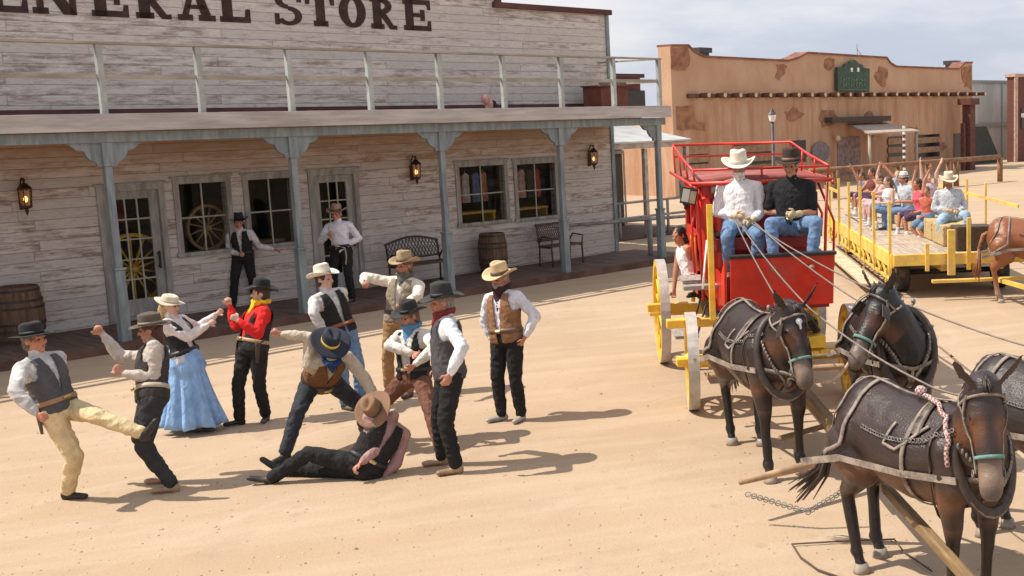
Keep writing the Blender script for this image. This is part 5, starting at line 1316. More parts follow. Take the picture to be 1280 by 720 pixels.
        return q.build(name, m, root, True)
    def loop(c, ax1, ax2, w, name, m, a0=0, a1=360, off=.01, R=.6, n=32):
        c = V(c); ax1 = V(ax1).normalized(); ax2 = V(ax2).normalized(); pts = []
        for i in range(n+1):
            a = rad(a0+(a1-a0)*i/n); d = ax1*math.cos(a)+ax2*math.sin(a)
            pts.append(c+d*R)
        res = []
        for p in pts:
            h = tree.ray_cast(c, (p-c).normalized())
            hit = h[0]
            if hit is None or (R < .5 and (hit-c).length > .17*hs): continue
            # keep the outermost surface
            res.append(hit)
        return ribbon(res, w, name, m, off, False, 1)
    # collar and hames around the neck base
    def ring(c, d1, d2, r1, r2, r, name, m, n=26):
        q = G(); q.tube([V(c)+V(d1)*(r1*math.cos(2*math.pi*k/n))+V(d2)*(r2*math.sin(2*math.pi*k/n)*(1+.12*(math.sin(2*math.pi*k/n) < 0))) for k in range(n)], r, 8, True); return q.build(name, m, root, True)
    cd2 = V((-.30, 0, 1)).normalized()
    ring((.585, 0, 1.10), (0, 1, 0), cd2, .225, .33, .038, 'collar', HARN)
    ring((.60, 0, 1.10), (0, 1, 0), cd2, .240, .35, .013, 'hames', CHAIN)
    for s in (-1, 1):
        q = G(); q.ell(V((.60, .08*s, 1.10))+cd2*.40, .02, .02, .03); q.tube([V((.60, .05*s, 1.10))+cd2*.34, V((.60, .08*s, 1.10))+cd2*.40], .012, 6); q.build('hame_knob', CHAIN, root, True)
    loop((.16, 0, 1.05), (0, 0, 1), (0, 1, 0), .05, 'belly_band', HARNL if full else HARN, 0, 360)
    q = [snap((.16, .3*s, z))[0] for s, z in ((1, 1.2), (0, 1.5), (-1, 1.2))]
    ribbon([(.22, .28, 1.22), (.18, .12, 1.5), (.16, 0, 1.5), (.18, -.12, 1.5), (.22, -.28, 1.22)], .11, 'back_pad', HARN)
    ribbon([(.50, 0, 1.5), (.16, 0, 1.5), (-.2, 0, 1.5), (-.55, 0, 1.5), (-.80, 0, 1.3)], .035, 'back_strap', HARNL)
    loop((.40, 0, 1.05), (0, 0, 1), (0, 1, 0), .035, 'shoulder_strap', HARN, 20, 340)
    for s in (-1, 1):
        q = G(); a = V((.58, .22*s, 1.30)); b = V((-.30, .33*s, 1.18)); n_ = 30
        for j in range(n_+1):
            p = a+(b-a)*(j/n_)+V((0, 0, -.10*math.sin(math.pi*j/n_))); r = tree.find_nearest(p); c = r[0]+r[1]*.018
            q.tube([c+V((.020*math.cos(k*math.pi/3), .004*math.sin(k), .012*math.sin(k*math.pi/3))) for k in range(6)], .005, 5, True)
        q.build('side_chain', CHAIN, root, True)
    if full:
        ribbon([(-.45, 0, 1.5), (-.48, .25, 1.25), (-.50, .35, 1.0), (-.72, .27, .86), (-.9, 0, .86), (-.72, -.27, .86), (-.50, -.35, 1.0), (-.48, -.25, 1.25), (-.45, 0, 1.5)], .045, 'breeching', HARNL)
        ribbon([(-.58, 0, 1.5), (-.66, .2, 1.2), (-.78, .2, .92)], .03, 'hip_strap', HARNL); ribbon([(-.58, 0, 1.5), (-.66, -.2, 1.2), (-.78, -.2, .92)], .03, 'hip_strap', HARNL)
        for s in (-1, 1):
            a = snap((.60, .24*s, .98), .03)[0]; b_ = snap((.16, .36*s, .93), .02)[0]; c_ = snap((-.50, .36*s, .90), .02)[0]
            q = G(); q.beam(a, b_, .012, .045, (0, 0, 1)); q.beam(b_, c_, .012, .042, (0, 0, 1)); q.beam(c_, c_+V((-.42, .03*s, -.12)), .012, .05, (0, 0, 1)); q.build('trace', HARNL, root)
            ribbon([(.30, .25*s, 1.3), (.10, .4*s, 1.1), (-.05, .4*s, 1.12), (.0, .3*s, 1.3)], .03, 'side_strap', HARNL)
    # breast pieces and chains at the front
    rr = random.Random(seed+5)
    for s in (-1, 1):
        q = G()
        pts = [V((.62, .20*s, 1.22)), V((.74, .15*s, 1.02)), V((.76, .05*s, .86)), V((.70, 0, .76))]
        for i in range(len(pts)-1):
            for j in range(7):
                c = snap(pts[i]+(pts[i+1]-pts[i])*(j/7), .02)[0]; q.ell(c, .014, .014, .022, n=8, m=5)
        q.build('breast_chain', CHAIN, root, True)
    ribbon([(.62, .22, 1.0), (.76, .1, .95), (.8, 0, .93), (.76, -.1, .95), (.62, -.22, 1.0)], .05, 'breast_strap', HARNL); ribbon([(.8, 0, .95), (.7, 0, .8), (.55, 0, .7), (.2, 0, .68)], .04, 'martingale', HARNL)
    # bridle
    def hloop(c0, d1, d2, w, name, m, a0=0, a1=360):
        return loop(H(*c0), d1, d2, w, name, m, a0, a1, .008, .3, 24)
    hloop((.36, 0, -.03), hu, hl, .034, 'noseband', halter or TURQ)
    hloop((.055, 0, -.02), (hu-hf*.2).normalized(), hl, .026, 'browband', HARNL)
    for s in (-1, 1):
        ribbon([H(.03, .10*s, .03), H(.12, .12*s, -.02), H(.24, .11*s, -.04), H(.36, .09*s, -.04), H(.44, .08*s, -.05)], .026, 'cheek_strap', HARNL)
        if blink:
            o = H(.13, .125*s, .03); q = G(); q.add([tuple(o-hf*.05-hu*.045+hl*(.0*s)), tuple(o+hf*.055-hu*.05+hl*(.05*s)), tuple(o+hf*.055+hu*.045+hl*(.055*s)), tuple(o-hf*.05+hu*.05+hl*(.0*s)), tuple(o-hf*.05-hu*.045+hl*(.01*s)), tuple(o+hf*.055-hu*.05+hl*(.06*s)), tuple(o+hf*.055+hu*.045+hl*(.065*s)), tuple(o-hf*.05+hu*.05+hl*(.01*s))], [(0, 1, 2, 3), (7, 6, 5, 4), (0, 4, 5, 1), (1, 5, 6, 2), (2, 6, 7, 3), (3, 7, 4, 0)])
            q.build('blinder', HARN, root)
        q = G(); q.tube([H(.44, .085*s, -.06)+hf*(.025*math.cos(k*math.pi/5))+hu*(.025*math.sin(k*math.pi/5)) for k in range(10)], .006, 6, True); q.build('bit_ring', CHAIN, root, True)
    hloop((.10, 0, -.05), (hu*.5+hf*.85).normalized(), hl, .024, 'throat_strap', HARNL, 60, 300)
    if orn:
        q = G(); c = snap(H(.09, 0, .12), .012)[0]; q.ell(c, .032, .032, .012, Matrix((hf, hl, hu)).transposed() @ Matrix.Identity(3)); q.cap(c, c+hf*.06, .018, .010, 8); q.build('face_drop', mat('silver_disc', (.7, .68, .65), .3, .1, metal=.6), root, True)
    root['_d'] = 1; del root['_d']
    return dict(root=root, H=H, poll=poll, tree=tree, hf=hf, hl=hl, hu=hu, bit=[H(.44, .085*s, -.06) for s in (-1, 1)], M=Matrix.Translation(V(loc)) @ Matrix.Rotation(yaw, 4, 'Z') @ Matrix.Scale(sc, 4))
def place(px, py, dx=0): return P(px, py, 0)
_ca = rad(10.8); CF = V((math.sin(_ca), -math.cos(_ca), 0)); CR = V((math.cos(_ca), math.sin(_ca), 0)); CO = V((-.27, 13.88, 0)); CYAW = math.atan2(CF.y, CF.x)
def cw(u, v, z=0): return CO+CR*u+CF*v+V((0, 0, z))      # coach coordinates -> world
M1 = mule('left mule nearest the coach with a silver disc on its forehead, facing the camera', P(968, 604)+V((-.11, .72, 0)), CYAW+rad(9), 1.09, (.20, .32), 12, 66, orn=True, legs={'fl': (.0, .03), 'fr': (.12, .0), 'hl': (.1, 0), 'hr': (-.05, .05)}, coat=((.040, .024, .020), (.16, .065, .034), (.30, .22, .17)), seed=1)
M2 = mule('dark mule right of the pole behind the others, head turned to the left', P(1140, 585)+V((-.16, .42, 0)), rad(-80), 1.10, (.26, .42), -62, 56, coat=((.018, .014, .013), (.13, .055, .034), (.28, .21, .17)), legs={'hl': (.1, 0)}, seed=2)
M3 = mule('foremost brown mule with a green noseband and long tail, side turned to the camera', P(1132, 748)+V((.15, .14, 0)), rad(-56), 1.03, (.29, .44), -30, 68, hs=1.15, ears=.32, coat=((.052, .030, .026), (.19, .075, .034), (.33, .23, .17)), legs={'hr': (.08, 0), 'hl': (-.08, 0), 'fr': (0, 0)}, tail_dir=(-.42, -.12), blink=False, seed=3)
M4 = mule('grey brown mule partly cut by the right edge behind the foremost mule', P(1285, 712)+V((.30, .35, 0)), rad(-50), 1.04, (.30, .36), 10, 60, coat=((.055, .040, .037), (.13, .06, .04), (.38, .30, .25)), seed=4)
# braided rope on the foremost mule
tr = M3['tree']; q = G(); pts = []
for a, b in (((.0, -.02, 1.6), (.25, -.15, 1.5)), ((.25, -.15, 1.5), (.55, -.28, 1.25)), ((.55, -.28, 1.25), (.60, -.34, 1.05))):
    for j in range(8): p = V(a)+(V(b)-V(a))*j/8; r = tr.find_nearest(p); pts.append(r[0]+r[1]*.03)
o = q.tube(pts, .017, 8).build('braided_rope', BRAID, M3['root'], True)
q = G(); q.ell(pts[0]+V((0, 0, .02)), .045, .04, .04); q.build('rope_knot', BRAID, M3['root'], True)
HB = mule('chestnut horse at the right edge harnessed to the yellow hay wagon', P(1262, 378)+V((.50, .05, 0)), rad(-8), 1.06, (.42, .50), 0, 45, coat=((.36, .12, .045), (.30, .10, .04), (.50, .33, .22)), ears=.15, horse=True, group='horses hitched to the yellow wagon', seed=6, vox=.02, cat='horse', name='horse', tail_dir=(-.1, 0))
# ================================================================= stagecoach
def red_mat():
    return mat('coach_red_paint', (.62, .032, .016), .4, .2, 3, .1, dirt=(.36, .10, .06, .55))
RED = red_mat(); REDD = mat('dark_red_paint', (.22, .015, .012), .45, .2, 3, .05)
BLK = mat('black_leather', (.02, .018, .018), .55, .3, 8, .2); GREYB = mat('worn_grey_board', (.33, .30, .27), .7, .25, 5, .2, stretch=(1, 6, 6))
coach = empty('stagecoach', 'red stagecoach with yellow wheels and running gear, two men on its driving seat', 'stagecoach', CO, CYAW)
# local frame: x forward, y to the left of travel (image right), z up
def cpart(g, name, m, par=None, smooth=False, bevel=0): return g.build(name, m, par or coach, smooth, bevel=bevel)
def wheel(x, y, R, n, par, tread):
    w = empty('wheel', None, None, (x, y, R), 0); w.parent = par
    wheel_parts(w, R, n, YEL, IRONT, .085, tread, .10, .17, .026); return w
for x, R, n, tr_ in ((0, .57, 12, .12), (-2.82, .72, 14, .12)):
    for s in (-1, 1):
        w_ = wheel(x, s*(.95 if x == 0 else 1.06), R, n, coach, tr_)
        if x == 0: w_.rotation_euler = (0, 0, rad(-3.5))
# body: side silhouette in x-z (tub with curved bottom)
prof = [(-.62, 2.60), (-.60, 1.95), (-.66, 1.55), (-.80, 1.22), (-1.0, 1.02), (-1.3, .93), (-1.9, .93), (-2.2, 1.02), (-2.42, 1.22), (-2.56, 1.55), (-2.62, 1.95), (-2.60, 2.60)]
def tub(hw_top, hw_bot):
    g = G(); n = len(prof); vs = []
    for s in (-1, 1):
        for x, z in prof: vs.append((x, s*(hw_bot+(hw_top-hw_bot)*min(1, max(0, (z-.93)/.9))**.6), z))
    return vs, n
# windows cut: side built from strips
def side(s):
    g = G(); hw = lambda z: .48+(.70-.48)*min(1, max(0, (z-.93)/.9))**.6
    def pane(poly):
        k = len(poly); vs = [(x, s*hw(z), z) for x, z in poly]+[(x, s*(hw(z)-.035), z) for x, z in poly]
        g.add(vs, [tuple(range(k)), tuple(reversed(range(k, 2*k)))]+[(i, i+k, (i+1) % k+k, (i+1) % k) for i in range(k)])
    pane([(-.60, 1.75), (-.66, 1.55), (-.80, 1.22), (-1.0, 1.02), (-1.3, .93), (-1.9, .93), (-2.2, 1.02), (-2.42, 1.22), (-2.56, 1.55), (-2.60, 1.75)])
    pane([(-.60, 1.75), (-2.60, 1.75), (-2.60, 1.95), (-.60, 1.95)])
    pane([(-.60, 2.45), (-2.60, 2.45), (-2.60, 2.60), (-.60, 2.60)])
    for a, b in ((-.60, -.72), (-1.22, -1.34), (-1.86, -1.98), (-2.48, -2.60)): pane([(a, 1.95), (b, 1.95), (b, 2.45), (a, 2.45)])
    return g
for s in (-1, 1):
    sd = cpart(side(s), 'side_panel', RED)
    g = G(); g.box((-1.90, s*.705, 1.15), (-1.30, s*.72, 1.92)); d = cpart(g, 'door', RED, None, False, .01)
    g = G(); g.box((-1.86, s*.721, 1.2), (-1.34, s*.726, 1.24)); g.box((-1.86, s*.721, 1.82), (-1.34, s*.726, 1.86)); g.box((-1.86, s*.721, 1.24), (-1.83, s*.726, 1.82)); g.box((-1.37, s*.721, 1.24), (-1.34, s*.726, 1.82)); g.build('door_trim', YEL, d)
    cpart(G().box((-.85, s*.715, 2.1), (-.68, s*.73, 2.44)), 'leather_curtain', BLK)
    cpart(G().box((-2.50, s*.715, 2.15), (-2.30, s*.73, 2.44)), 'leather_curtain', BLK)
for x0, x1, nm in ((-.60, -.56, 'front_panel'), (-2.64, -2.60, 'rear_panel')): cpart(G().box((x0, -.69, 1.25), (x1, .69, 2.60)), nm, RED)
cpart(G().box((-2.3, -.47, .90), (-.9, .47, .925)), 'floor', REDD)
# roof, slightly crowned
g = G(); rings = []
for x in (-2.80, -2.78, -.45, -.43):
    t = 0 if x in (-2.80, -.43) else 1
    rings.append([V((x, .80*math.cos(a)*(.97+.03*t), 2.615+.06*max(0, math.sin(a))**.6*(.6+.4*t) if math.sin(a) > 0 else 2.605)) for a in [2*math.pi*k/20 for k in range(20)]])
g.loft(rings); cpart(g, 'roof', mat('roof_canvas', (.30, .07, .055), .7, .3, 3, .2, dirt=(.36, .25, .2, .5)), None, True)
g = G(); R_ = [(-2.80, -.82), (-.40, -.82), (-.40, .82), (-2.80, .82)]
g.tube([(-.40, -.82, 2.76), (-1.6, -.82, 2.86), (-2.80, -.82, 3.0), (-2.80, .82, 3.0), (-1.6, .82, 2.86), (-.40, .82, 2.76)], .018, 8); g.tube([(-.40, -.82, 2.76), (-.40, .82, 2.76)], .016, 8); g.tube([(-2.80, -.82, 2.84), (-2.80, .82, 2.84)], .014, 8)
for k in range(4):
    for s in (-1, 1): x = -2.80+2.4*k/3; g.tube([(x, .80*s, 2.62), (x, .82*s, 3.0-.24*k/3)], .014, 6)
g.tube([(-2.80, 0, 2.66), (-2.80, 0, 3.0)], .014, 6); g.tube([(-.40, 0, 2.66), (-.40, 0, 2.76)], .014, 6)
cpart(g, 'roof_rack', RED, None, True)
g = G(); g.tube([(-2.86, -.86, 2.63), (-.38, -.86, 2.60), (-.30, -.84, 2.56)], .02, 8); g.tube([(-2.86, .86, 2.63), (-.38, .86, 2.60), (-.30, .84, 2.56)], .02, 8); g.tube([(-.38, -.86, 2.60), (-.36, .86, 2.60)], .025, 8); cpart(g, 'roof_moulding', RED, None, True)
# rolled white curtains and the board on the image-left corner
g = G(); g.tube([(-.50, -.60, 2.52), (-.50, .60, 2.52)], .05, 10); cpart(g, 'rolled_curtain', mat('grey_canvas_roll', (.38, .36, .36), .8, .2), None, True)
b = cpart(G().add([(-.95, -.90, 2.62), (-.35, -.92, 2.56), (-.35, -.92, 2.36), (-.95, -.90, 2.42), (-.95, -.93, 2.62), (-.35, -.95, 2.56), (-.35, -.95, 2.36), (-.95, -.93, 2.42)], [(0, 1, 2, 3), (7, 6, 5, 4), (0, 4, 5, 1), (1, 5, 6, 2), (2, 6, 7, 3), (3, 7, 4, 0)]), 'side_board', BLK)
# front-facing signboard part: white and tan halves
g = G(); M = Matrix.Translation((-.30, -.90, 2.47)) @ Matrix.Rotation(rad(-12), 4, 'X') @ Matrix.Diagonal((1, .55, .6, 1))
cpart(G().box((-.02, -.14, -.16), (.02, .20, .16), M), 'name_board', BLK)
cpart(G().box((.021, -.12, -.12), (.026, .03, .13), M), 'board_face', mat('white_panel', (.55, .53, .48), .6, .1)); cpart(G().box((.021, .045, -.13), (.026, .17, .11), M), 'board_face', mat('tan_panel', (.40, .30, .18), .6, .2))
# driver's box: seat, footboard, front boot
g = G(); g.box((-.52, -.62, 1.82), (-.10, .62, 1.98)); cpart(g, 'driver_seat', REDD, None, False, .02)
cpart(G().box((-.50, -.62, 1.985), (-.10, .62, 2.03)), 'seat_cushion', BLK, None, False, .02)
g = G(); 
for s in (-1, 1): g.tube([(-.12, .64*s, 1.95), (-.12, .66*s, 2.22), (-.50, .66*s, 2.36), (-.56, .66*s, 1.95)], .016, 7); g.tube([(-.12, .66*s, 2.10), (-.52, .66*s, 2.14)], .012, 7)
cpart(g, 'seat_rail', RED, None, True)
g = G(); n6 = [(.56, 1.80), (.40, 1.78), (-.05, 1.30), (-.50, 1.22), (-.50, 1.12), (.10, 1.12), (.42, 1.24), (.50, 1.30)]
g.prism([(.50, 1.80), (.46, 1.80), (.36, 1.24), (.40, 1.22)], -.53, .66); cpart(g, 'footboard_front', RED, None, False, .006)
cpart(G().box((.42, -.55, 1.801), (.54, .68, 1.84)), 'footboard_edge', BLK, None, False, .008)
g = G()
for s in (-1, 1): g.prism([(.46, 1.79), (.37, 1.25), (-.10, 1.20), (-.52, 1.25), (-.52, 1.6), (.10, 1.55)], .58*s-.015, .58*s+.015)
cpart(g, 'boot_side', RED); cpart(G().box((-.52, -.49, 1.18), (.36, .62, 1.22)), 'boot_floor', REDD)
cpart(G().box((-.50, -.49, 1.221), (-.46, .62, 1.8)), 'boot_back', REDD)
# leather folds below the front panel on the image-left side
g = G(); g.add([(-.55, -.68, 1.70), (-.45, -.30, 1.65), (-.25, -.42, .98), (-.55, -.66, 1.15), (-.58, -.68, 1.70), (-.52, -.30, 1.65), (-.32, -.42, .98), (-.60, -.66, 1.15)], [(0, 1, 2, 3), (7, 6, 5, 4), (0, 4, 5, 1), (1, 5, 6, 2), (2, 6, 7, 3), (3, 7, 4, 0)]); cpart(g, 'boot_cover', RED)
g = G(); g.cap((-.46, -.66, 1.30), (-.50, -.68, 2.36), .05, .085, 14, (1, .3, 0), .9); g.cap((-.40, -.52, 1.15), (-.50, -.50, 2.36), .045, .085, 14); g.cap((-.42, -.60, 1.12), (-.46, -.60, 1.75), .03, .13, 14, (0, 1, 0), .5)
obj('curtain_folds', remesh(g, .012, 2, lambda c, nn: .010*noise.noise(V((c.x*16, c.y*16, c.z*2.2)))), RED, coach)
cpart(G().box((-.9, -.98, 1.42), (-.42, -.62, 1.46)), 'side_step', GREYB)
cpart(G().box((-.30, -1.0, 1.38), (-.12, -.60, 1.43)), 'side_step', GREYB)
# brake lever
g = G(); g.beam((.10, -.70, 1.05), (-.05, -.68, 2.38), .05, .07, (0, 1, 0)); cpart(g, 'brake_lever', YEL, None, False, .006)
g = G(); g.tube([(-.20, -.70, 1.95), (.05, -.80, 1.42)], .014, 6); cpart(g, 'stay_rod', mat('white_band', (.8, .78, .72)), None, True)
for s in (-1, 1):
    g = G(); g.tube([(-.45, .74*s, 1.2), (-.40, .76*s, 2.0), (-.44, .80*s, 2.58)], .02, 7); g.tube([(-.58, .72*s, 2.55), (-.36, .86*s, 2.1), (-.36, .84*s, 1.55)], .016, 7); cpart(g, 'iron_stay', RED, None, True)
# running gear
cpart(G().box((-2.88, -.98, .66), (-2.76, .98, .80)), 'axle_tree', YEL); cpart(G().box((-.07, -.88, .50), (.07, .88, .64)), 'axle_tree', YEL)
for x, z, w in ((-2.82, .72, 1.22), (0, .57, 1.10)): cpart(G().tube([(x, -w, z), (x, w, z)], .035, 10), 'axle', YEL, None, True)
g = G(); g.box((-.16, -.62, .66), (.14, .62, .80)); cpart(g, 'bolster', YEL, None, False, .01)
for s in (-1, 1):
    cpart(G().prism([(.10, .86), (.10, .98), (-3.05, 1.02), (-3.05, .90), (-2.4, .74), (-.6, .72)], .50*s-.035, .50*s+.035), 'thoroughbrace', BLK)
    g = G(); g.tube([(-3.0, .60*s, .80), (-3.05, .52*s, 1.35)], .03, 7); g.tube([(-.1, .58*s, .80), (.12, .50*s, 1.22)], .03, 7); cpart(g, 'brace_stand', YEL, None, True)
g = G(); g.box((-.20, -1.22, .95), (-.06, -.58, 1.05)); cpart(g, 'brake_beam', YEL, None, False, .01)
cpart(G().box((.02, -1.14, .54), (.16, -.55, .63)), 'front_beam', YEL, None, False, .01); cpart(G().box((.02, .55, .54), (.16, 1.14, .63)), 'front_beam', YEL, None, False, .01)
cpart(G().box((.03, -.54, .545), (.155, .54, .625)), 'front_beam', YEL, None, False, .01)
g = G(); g.box((-2.55, -1.28, .78), (-2.40, -.72, .88)); cpart(g, 'brake_beam', YEL, None, False, .01)
cpart(G().box((-1.95, -1.02, .60), (-1.25, -.72, .64)), 'door_step', GREYB); g = G(); g.tube([(-1.9, -.74, .62), (-1.9, -.62, 1.0)], .015, 6); g.tube([(-1.3, -.74, .62), (-1.3, -.62, 1.0)], .015, 6); cpart(g, 'step_iron', IRON, None, True)
cpart(G().box((-2.70, -.045, .62), (.2, .045, .74)), 'reach', YEL)
g = G(); g.prism([(-2.65, 1.95), (-2.65, 1.15), (-3.35, 1.25), (-3.45, 1.45)], -.62, .62); cpart(g, 'rear_boot', BLK, None, False, .02)
# pole and the wooden bars for the team
pl = empty('coach_pole', 'long yellowish draught pole running forward from the coach between the mules', 'pole', cw(0, 0), CYAW)
PW = mat('worn_yellow_pole', (.22, .14, .065), .65, .3, 5, .25, stretch=(.6, 6, 6), dirt=(.28, .17, .09, .6))
G().beam((.05, 0, .60), (4.2, .0, .52), .10, .12).build('shaft', PW, pl, bevel=.015); G().beam((4.2, 0, .52), (9.2, .1, .42), .07, .08).build('front_shaft', PW, pl, bevel=.015)
BARM = mat('tan_bar_wood', (.42, .26, .15), .7, .25, 5, .25)
g = G(); g.tube([(3.2, 0, .50), (3.8, 0, .48)], .02, 6)
def bar(c, L, rz, label, par=None, r=.032, m=BARM):
    g = G(); M = Matrix.Rotation(rz, 3, 'Z'); pts = [V(c)+M @ V((0, -L/2+L*k/6, .0)) for k in range(7)]
    g.tube(pts, [r*.7, r*.95, r*1.1, r*1.2, r*1.1, r*.95, r*.7], 8)
    for e in (0, -1): g.tube([pts[e]+V((math.cos(a)*.035, 0, math.sin(a)*.035)) for a in [k*math.pi/4 for k in range(8)]], .008, 5, True)
    return g
for u, v, L, rz, z, lab in ((0, .62, 1.5, 0, .66, 'doubletree'), (-.46, .95, .85, .03, .60, 'singletree'), (.46, .95, .85, -.03, .60, 'singletree')):
    bar((v, u, z), L, rz, lab).build(lab, BARM if lab != 'doubletree' else PW, pl, True)
a = P(925, 603, .35); b = P(1048, 572, .35); g = G(); g.tube([a, a*.5+b*.5, b, b+(b-a)*.55], [.025, .04, .04, .03], 8)
simple('spreader_bar', 'long pale wooden bar hanging in front of the left mule', 'bar', g, BARM, None, smooth=True)
a = P(975, 548, .25); b = P(1040, 530, .25); g = G(); g.tube([a, b, b+(b-a)*.4], .03, 8); g2 = G()
simple('singletree_bar', 'tan swingle bar crossing the shadow between the mules', 'bar', g, PW, None, smooth=True)
a = P(985, 572, .35); b = P(1045, 566, .35); g = G(); g.tube([a, b, b+(b-a)*.3], .028, 8)
# chain from the bars to the lead mule
def sag(a, b, s, n=14): return [a+(b-a)*(i/n)+V((0, 0, -s*4*(i/n)*(1-i/n))) for i in range(n+1)]
g = G(); a = P(935, 618, .28); b = P(1010, 640, .15); c = P(1060, 610, .35)
ch = [a+(b-a)*(i/10) for i in range(10)]+[b+(c-b)*(i/10) for i in range(11)]
for i, p in enumerate(ch): g.tube([p+V((math.cos(k*math.pi/4)*.022, math.sin(k*math.pi/4)*.012, math.sin(k*math.pi/4)*.018)) for k in range(8)], .005, 5, True)
g.tube(ch, .006, 5); simple('trace_chain', 'dull trace chain lying from the pale bar towards the foremost mule', 'chain', g, CHAIN, None, smooth=True)
g = G(); pts = [P(990, 680, .02), P(1060, 676, .02), P(1118, 674, .02), P(1130, 690, .02), P(1165, 714, .02)]; g.tube(pts, .007, 6); g.tube([P(990, 680, .02), P(1000, 696, .02), P(1022, 712, .02), P(1050, 722, .02)], .008, 6)  # two thin dark strands laid flat on the sand
simple('sand_line', 'thin dark line lying on the sand under the foremost mule', 'rope', g, mat('dark_line', (.10, .06, .04), .9), None, smooth=True)
# ================================================================= people on the coach
SEATP = dict(sit=True, vox=.012)
D1 = person('driver in white hat and white shirt with a white beard holding the reins', dict(
    SEATP, face=-4, h=1.80, pelvis=(925, 281), pelz=2.10, neck=(924, 226), lean=0, knees=[(909, 296), (948, 294)], ankles=[(912, 338), (946, 336)], ks=(-1, -1), as_=(1, 1), belly=.04, bulk=1.12,
    arms=[arm((897, 258), 0, (918, 270), -1, curl=1.1), arm((951, 256), 0, (940, 276), -1, curl=1.1)], head=(-4, 6), gloves=1,
    shirt=('white_d', (.76, .72, .73)), pants=JEANS, hat=('cow', 'ivory', (.70, .64, .53), 4, (.6, .55, .45), 1.12), beard=('white', (.70, .66, .62), .04), hair=('white', (.6, .56, .52)), skin=SKINR, seed=21, boots=('tan', (.32, .20, .12))))
D2 = person('man in black shirt and dark hat sitting beside the driver with clasped gloved hands', dict(
    SEATP, face=-8, h=1.82, pelvis=(990, 281), pelz=2.10, neck=(989, 226), lean=0, knees=[(964, 280), (1020, 278)], ankles=[(968, 332), (1014, 330)], ks=(-1, -1), as_=(1, 1), belly=.02, bulk=1.12,
    arms=[arm((962, 252), 0, (986, 268), -1, curl=1.), arm((1014, 250), 0, (996, 268), -1, curl=1.)], head=(-14, 2), gloves=1, hface=-2,
    shirt=('black_s', (.018, .018, .020), 'short'), pants=JEANS, belt=('black', (.02, .02, .02)), hat=('cow', 'dark_brown', (.045, .028, .02), 0, (.2, .1, .06), 1.1), hair=('dark', (.05, .03, .02)), skin=SKIN, seed=22, boots=('tan', (.32, .20, .12))))
pp = cw(-.62, -2.05, 1.40); px_, py_ = 0, 0
person('passenger with dark hair leaning out of the side of the coach', dict(
    sit=True, face=-60, h=1.58, bulk=.8, pelvis=(864, 350), pelz=1.30, neck=(856, 320), lean=0, knees=[(870, 350), (872, 345)], ankles=[(872, 365), (874, 362)], ks=(1, 1), as_=(1, 1),
    arms=[arm((843, 350), -1, (842, 368), 0, curl=.8), arm((862, 335), 1, (860, 352), 1, curl=.8)], head=(-40, 10), vox=.014,
    shirt=('white_c', (.74, .70, .70), 'tank'), pants=('dark_trousers', (.03, .03, .035)), hair=('black', (.02, .014, .012), .10), skin=SKIN, seed=23))
# ================================================================= reins
def rein(pts, label, r=.008, m=None):
    g = G(); P_ = [V(p) for p in pts]; out = []
    for a, b in zip(P_[:-1], P_[1:]): out += sag(a, b, .05*(b-a).length/3, 10)[:-1]
    out.append(P_[-1]); g.tube(out, r, 6)
    return simple('rein', label, 'rein', g, m or mat('rein_leather', (.20, .165, .14), .6, .2, 8, .1), None, 0, 'reins from the driver to the mules', True)
def wp(M, p): return M['M'] @ V(p)
h1, h2 = D1['wr'][0]+V((0, -.09, -.02)), D1['wr'][1]+V((0, -.09, -.02))
rein([h1, wp(M1, (.55, .1, 1.36)), wp(M1, M1['bit'][0])], 'left rein running to the mule with the silver disc')
rein([h1+V((.03, 0, 0)), wp(M1, (.45, .3, 1.45)), wp(M3, (.0, .1, 1.42)), wp(M3, (.5, .12, 1.42)), wp(M3, M3['bit'][1])], 'long rein running past the left mule to the foremost mule')
rein([h2, wp(M2, (.2, .05, 1.43)), wp(M2, M2['bit'][0])], 'rein running to the dark mule with its head turned')
rein([h2+V((.03, 0, .01)), P(1085, 384, 1.55), wp(M2, (.45, .05, 1.45)), wp(M4, (.45, .05, 1.45)), wp(M4, M4['bit'][0])], 'uppermost rein running over the dark mule to the mule at the right edge')
# slack tan strap between the two rear mules
g = G(); a = wp(M1, M1['bit'][1])+V((0, 0, -.05)); b = wp(M2, M2['bit'][0]); g.tube(sag(a, b, .16), .016, 7); simple('slack_strap', 'slack tan strap joining the heads of the two rear mules', 'strap', g, mat('tan_strap', (.45, .32, .22), .7), None, smooth=True)
# ================================================================= yellow hay wagon
WF = V((.10, -.995, 0)).normalized(); WYAW = math.atan2(WF.y, WF.x); WO = P(1118, 319, .80); WO.z = 0      # front left (image) corner of the deck
wag = empty('hay_wagon', 'long flat yellow wagon with stake sides full of seated tourists', 'wagon', WO, WYAW)
WL = V((-WF.y, WF.x, 0))     # local +y = image right
YW = mat('wagon_yellow', (.78, .52, .10), .55, .2, 3, .15, dirt=(.55, .42, .24, .6)); DECK = mat('wagon_deck_boards', (.42, .33, .25), .85, .25, 3, .3, stretch=(.6, 7, 1))
LEN = 9.0; WID = 2.5
g = G(); y = 0
while y < WID-.05: g.box((-LEN, y, .76), (0, y+.19, .80+random.uniform(-.003, .003))); y += .2
g.build('deck', DECK, wag)
G().box((0.001, -.03, .60), (.08, WID+.03, .81)).build('front_beam', YW, wag, bevel=.01)
for y in (-.07, WID+.0): G().box((-LEN, y, .56), (-.002, y+.07, .815)).build('side_beam', YW, wag, bevel=.01)
g = G()
for k in range(14):
    x = -.3-k*.62; g.beam((x, -.05, .58), (x-.31, -.05, .36), .02, .04, (0, 1, 0)); g.beam((x-.31, -.05, .36), (x-.62, -.05, .58), .02, .04, (0, 1, 0))
g.box((-LEN, -.07, .32), (-.2, -.03, .37)); g.build('side_truss', YW, wag)
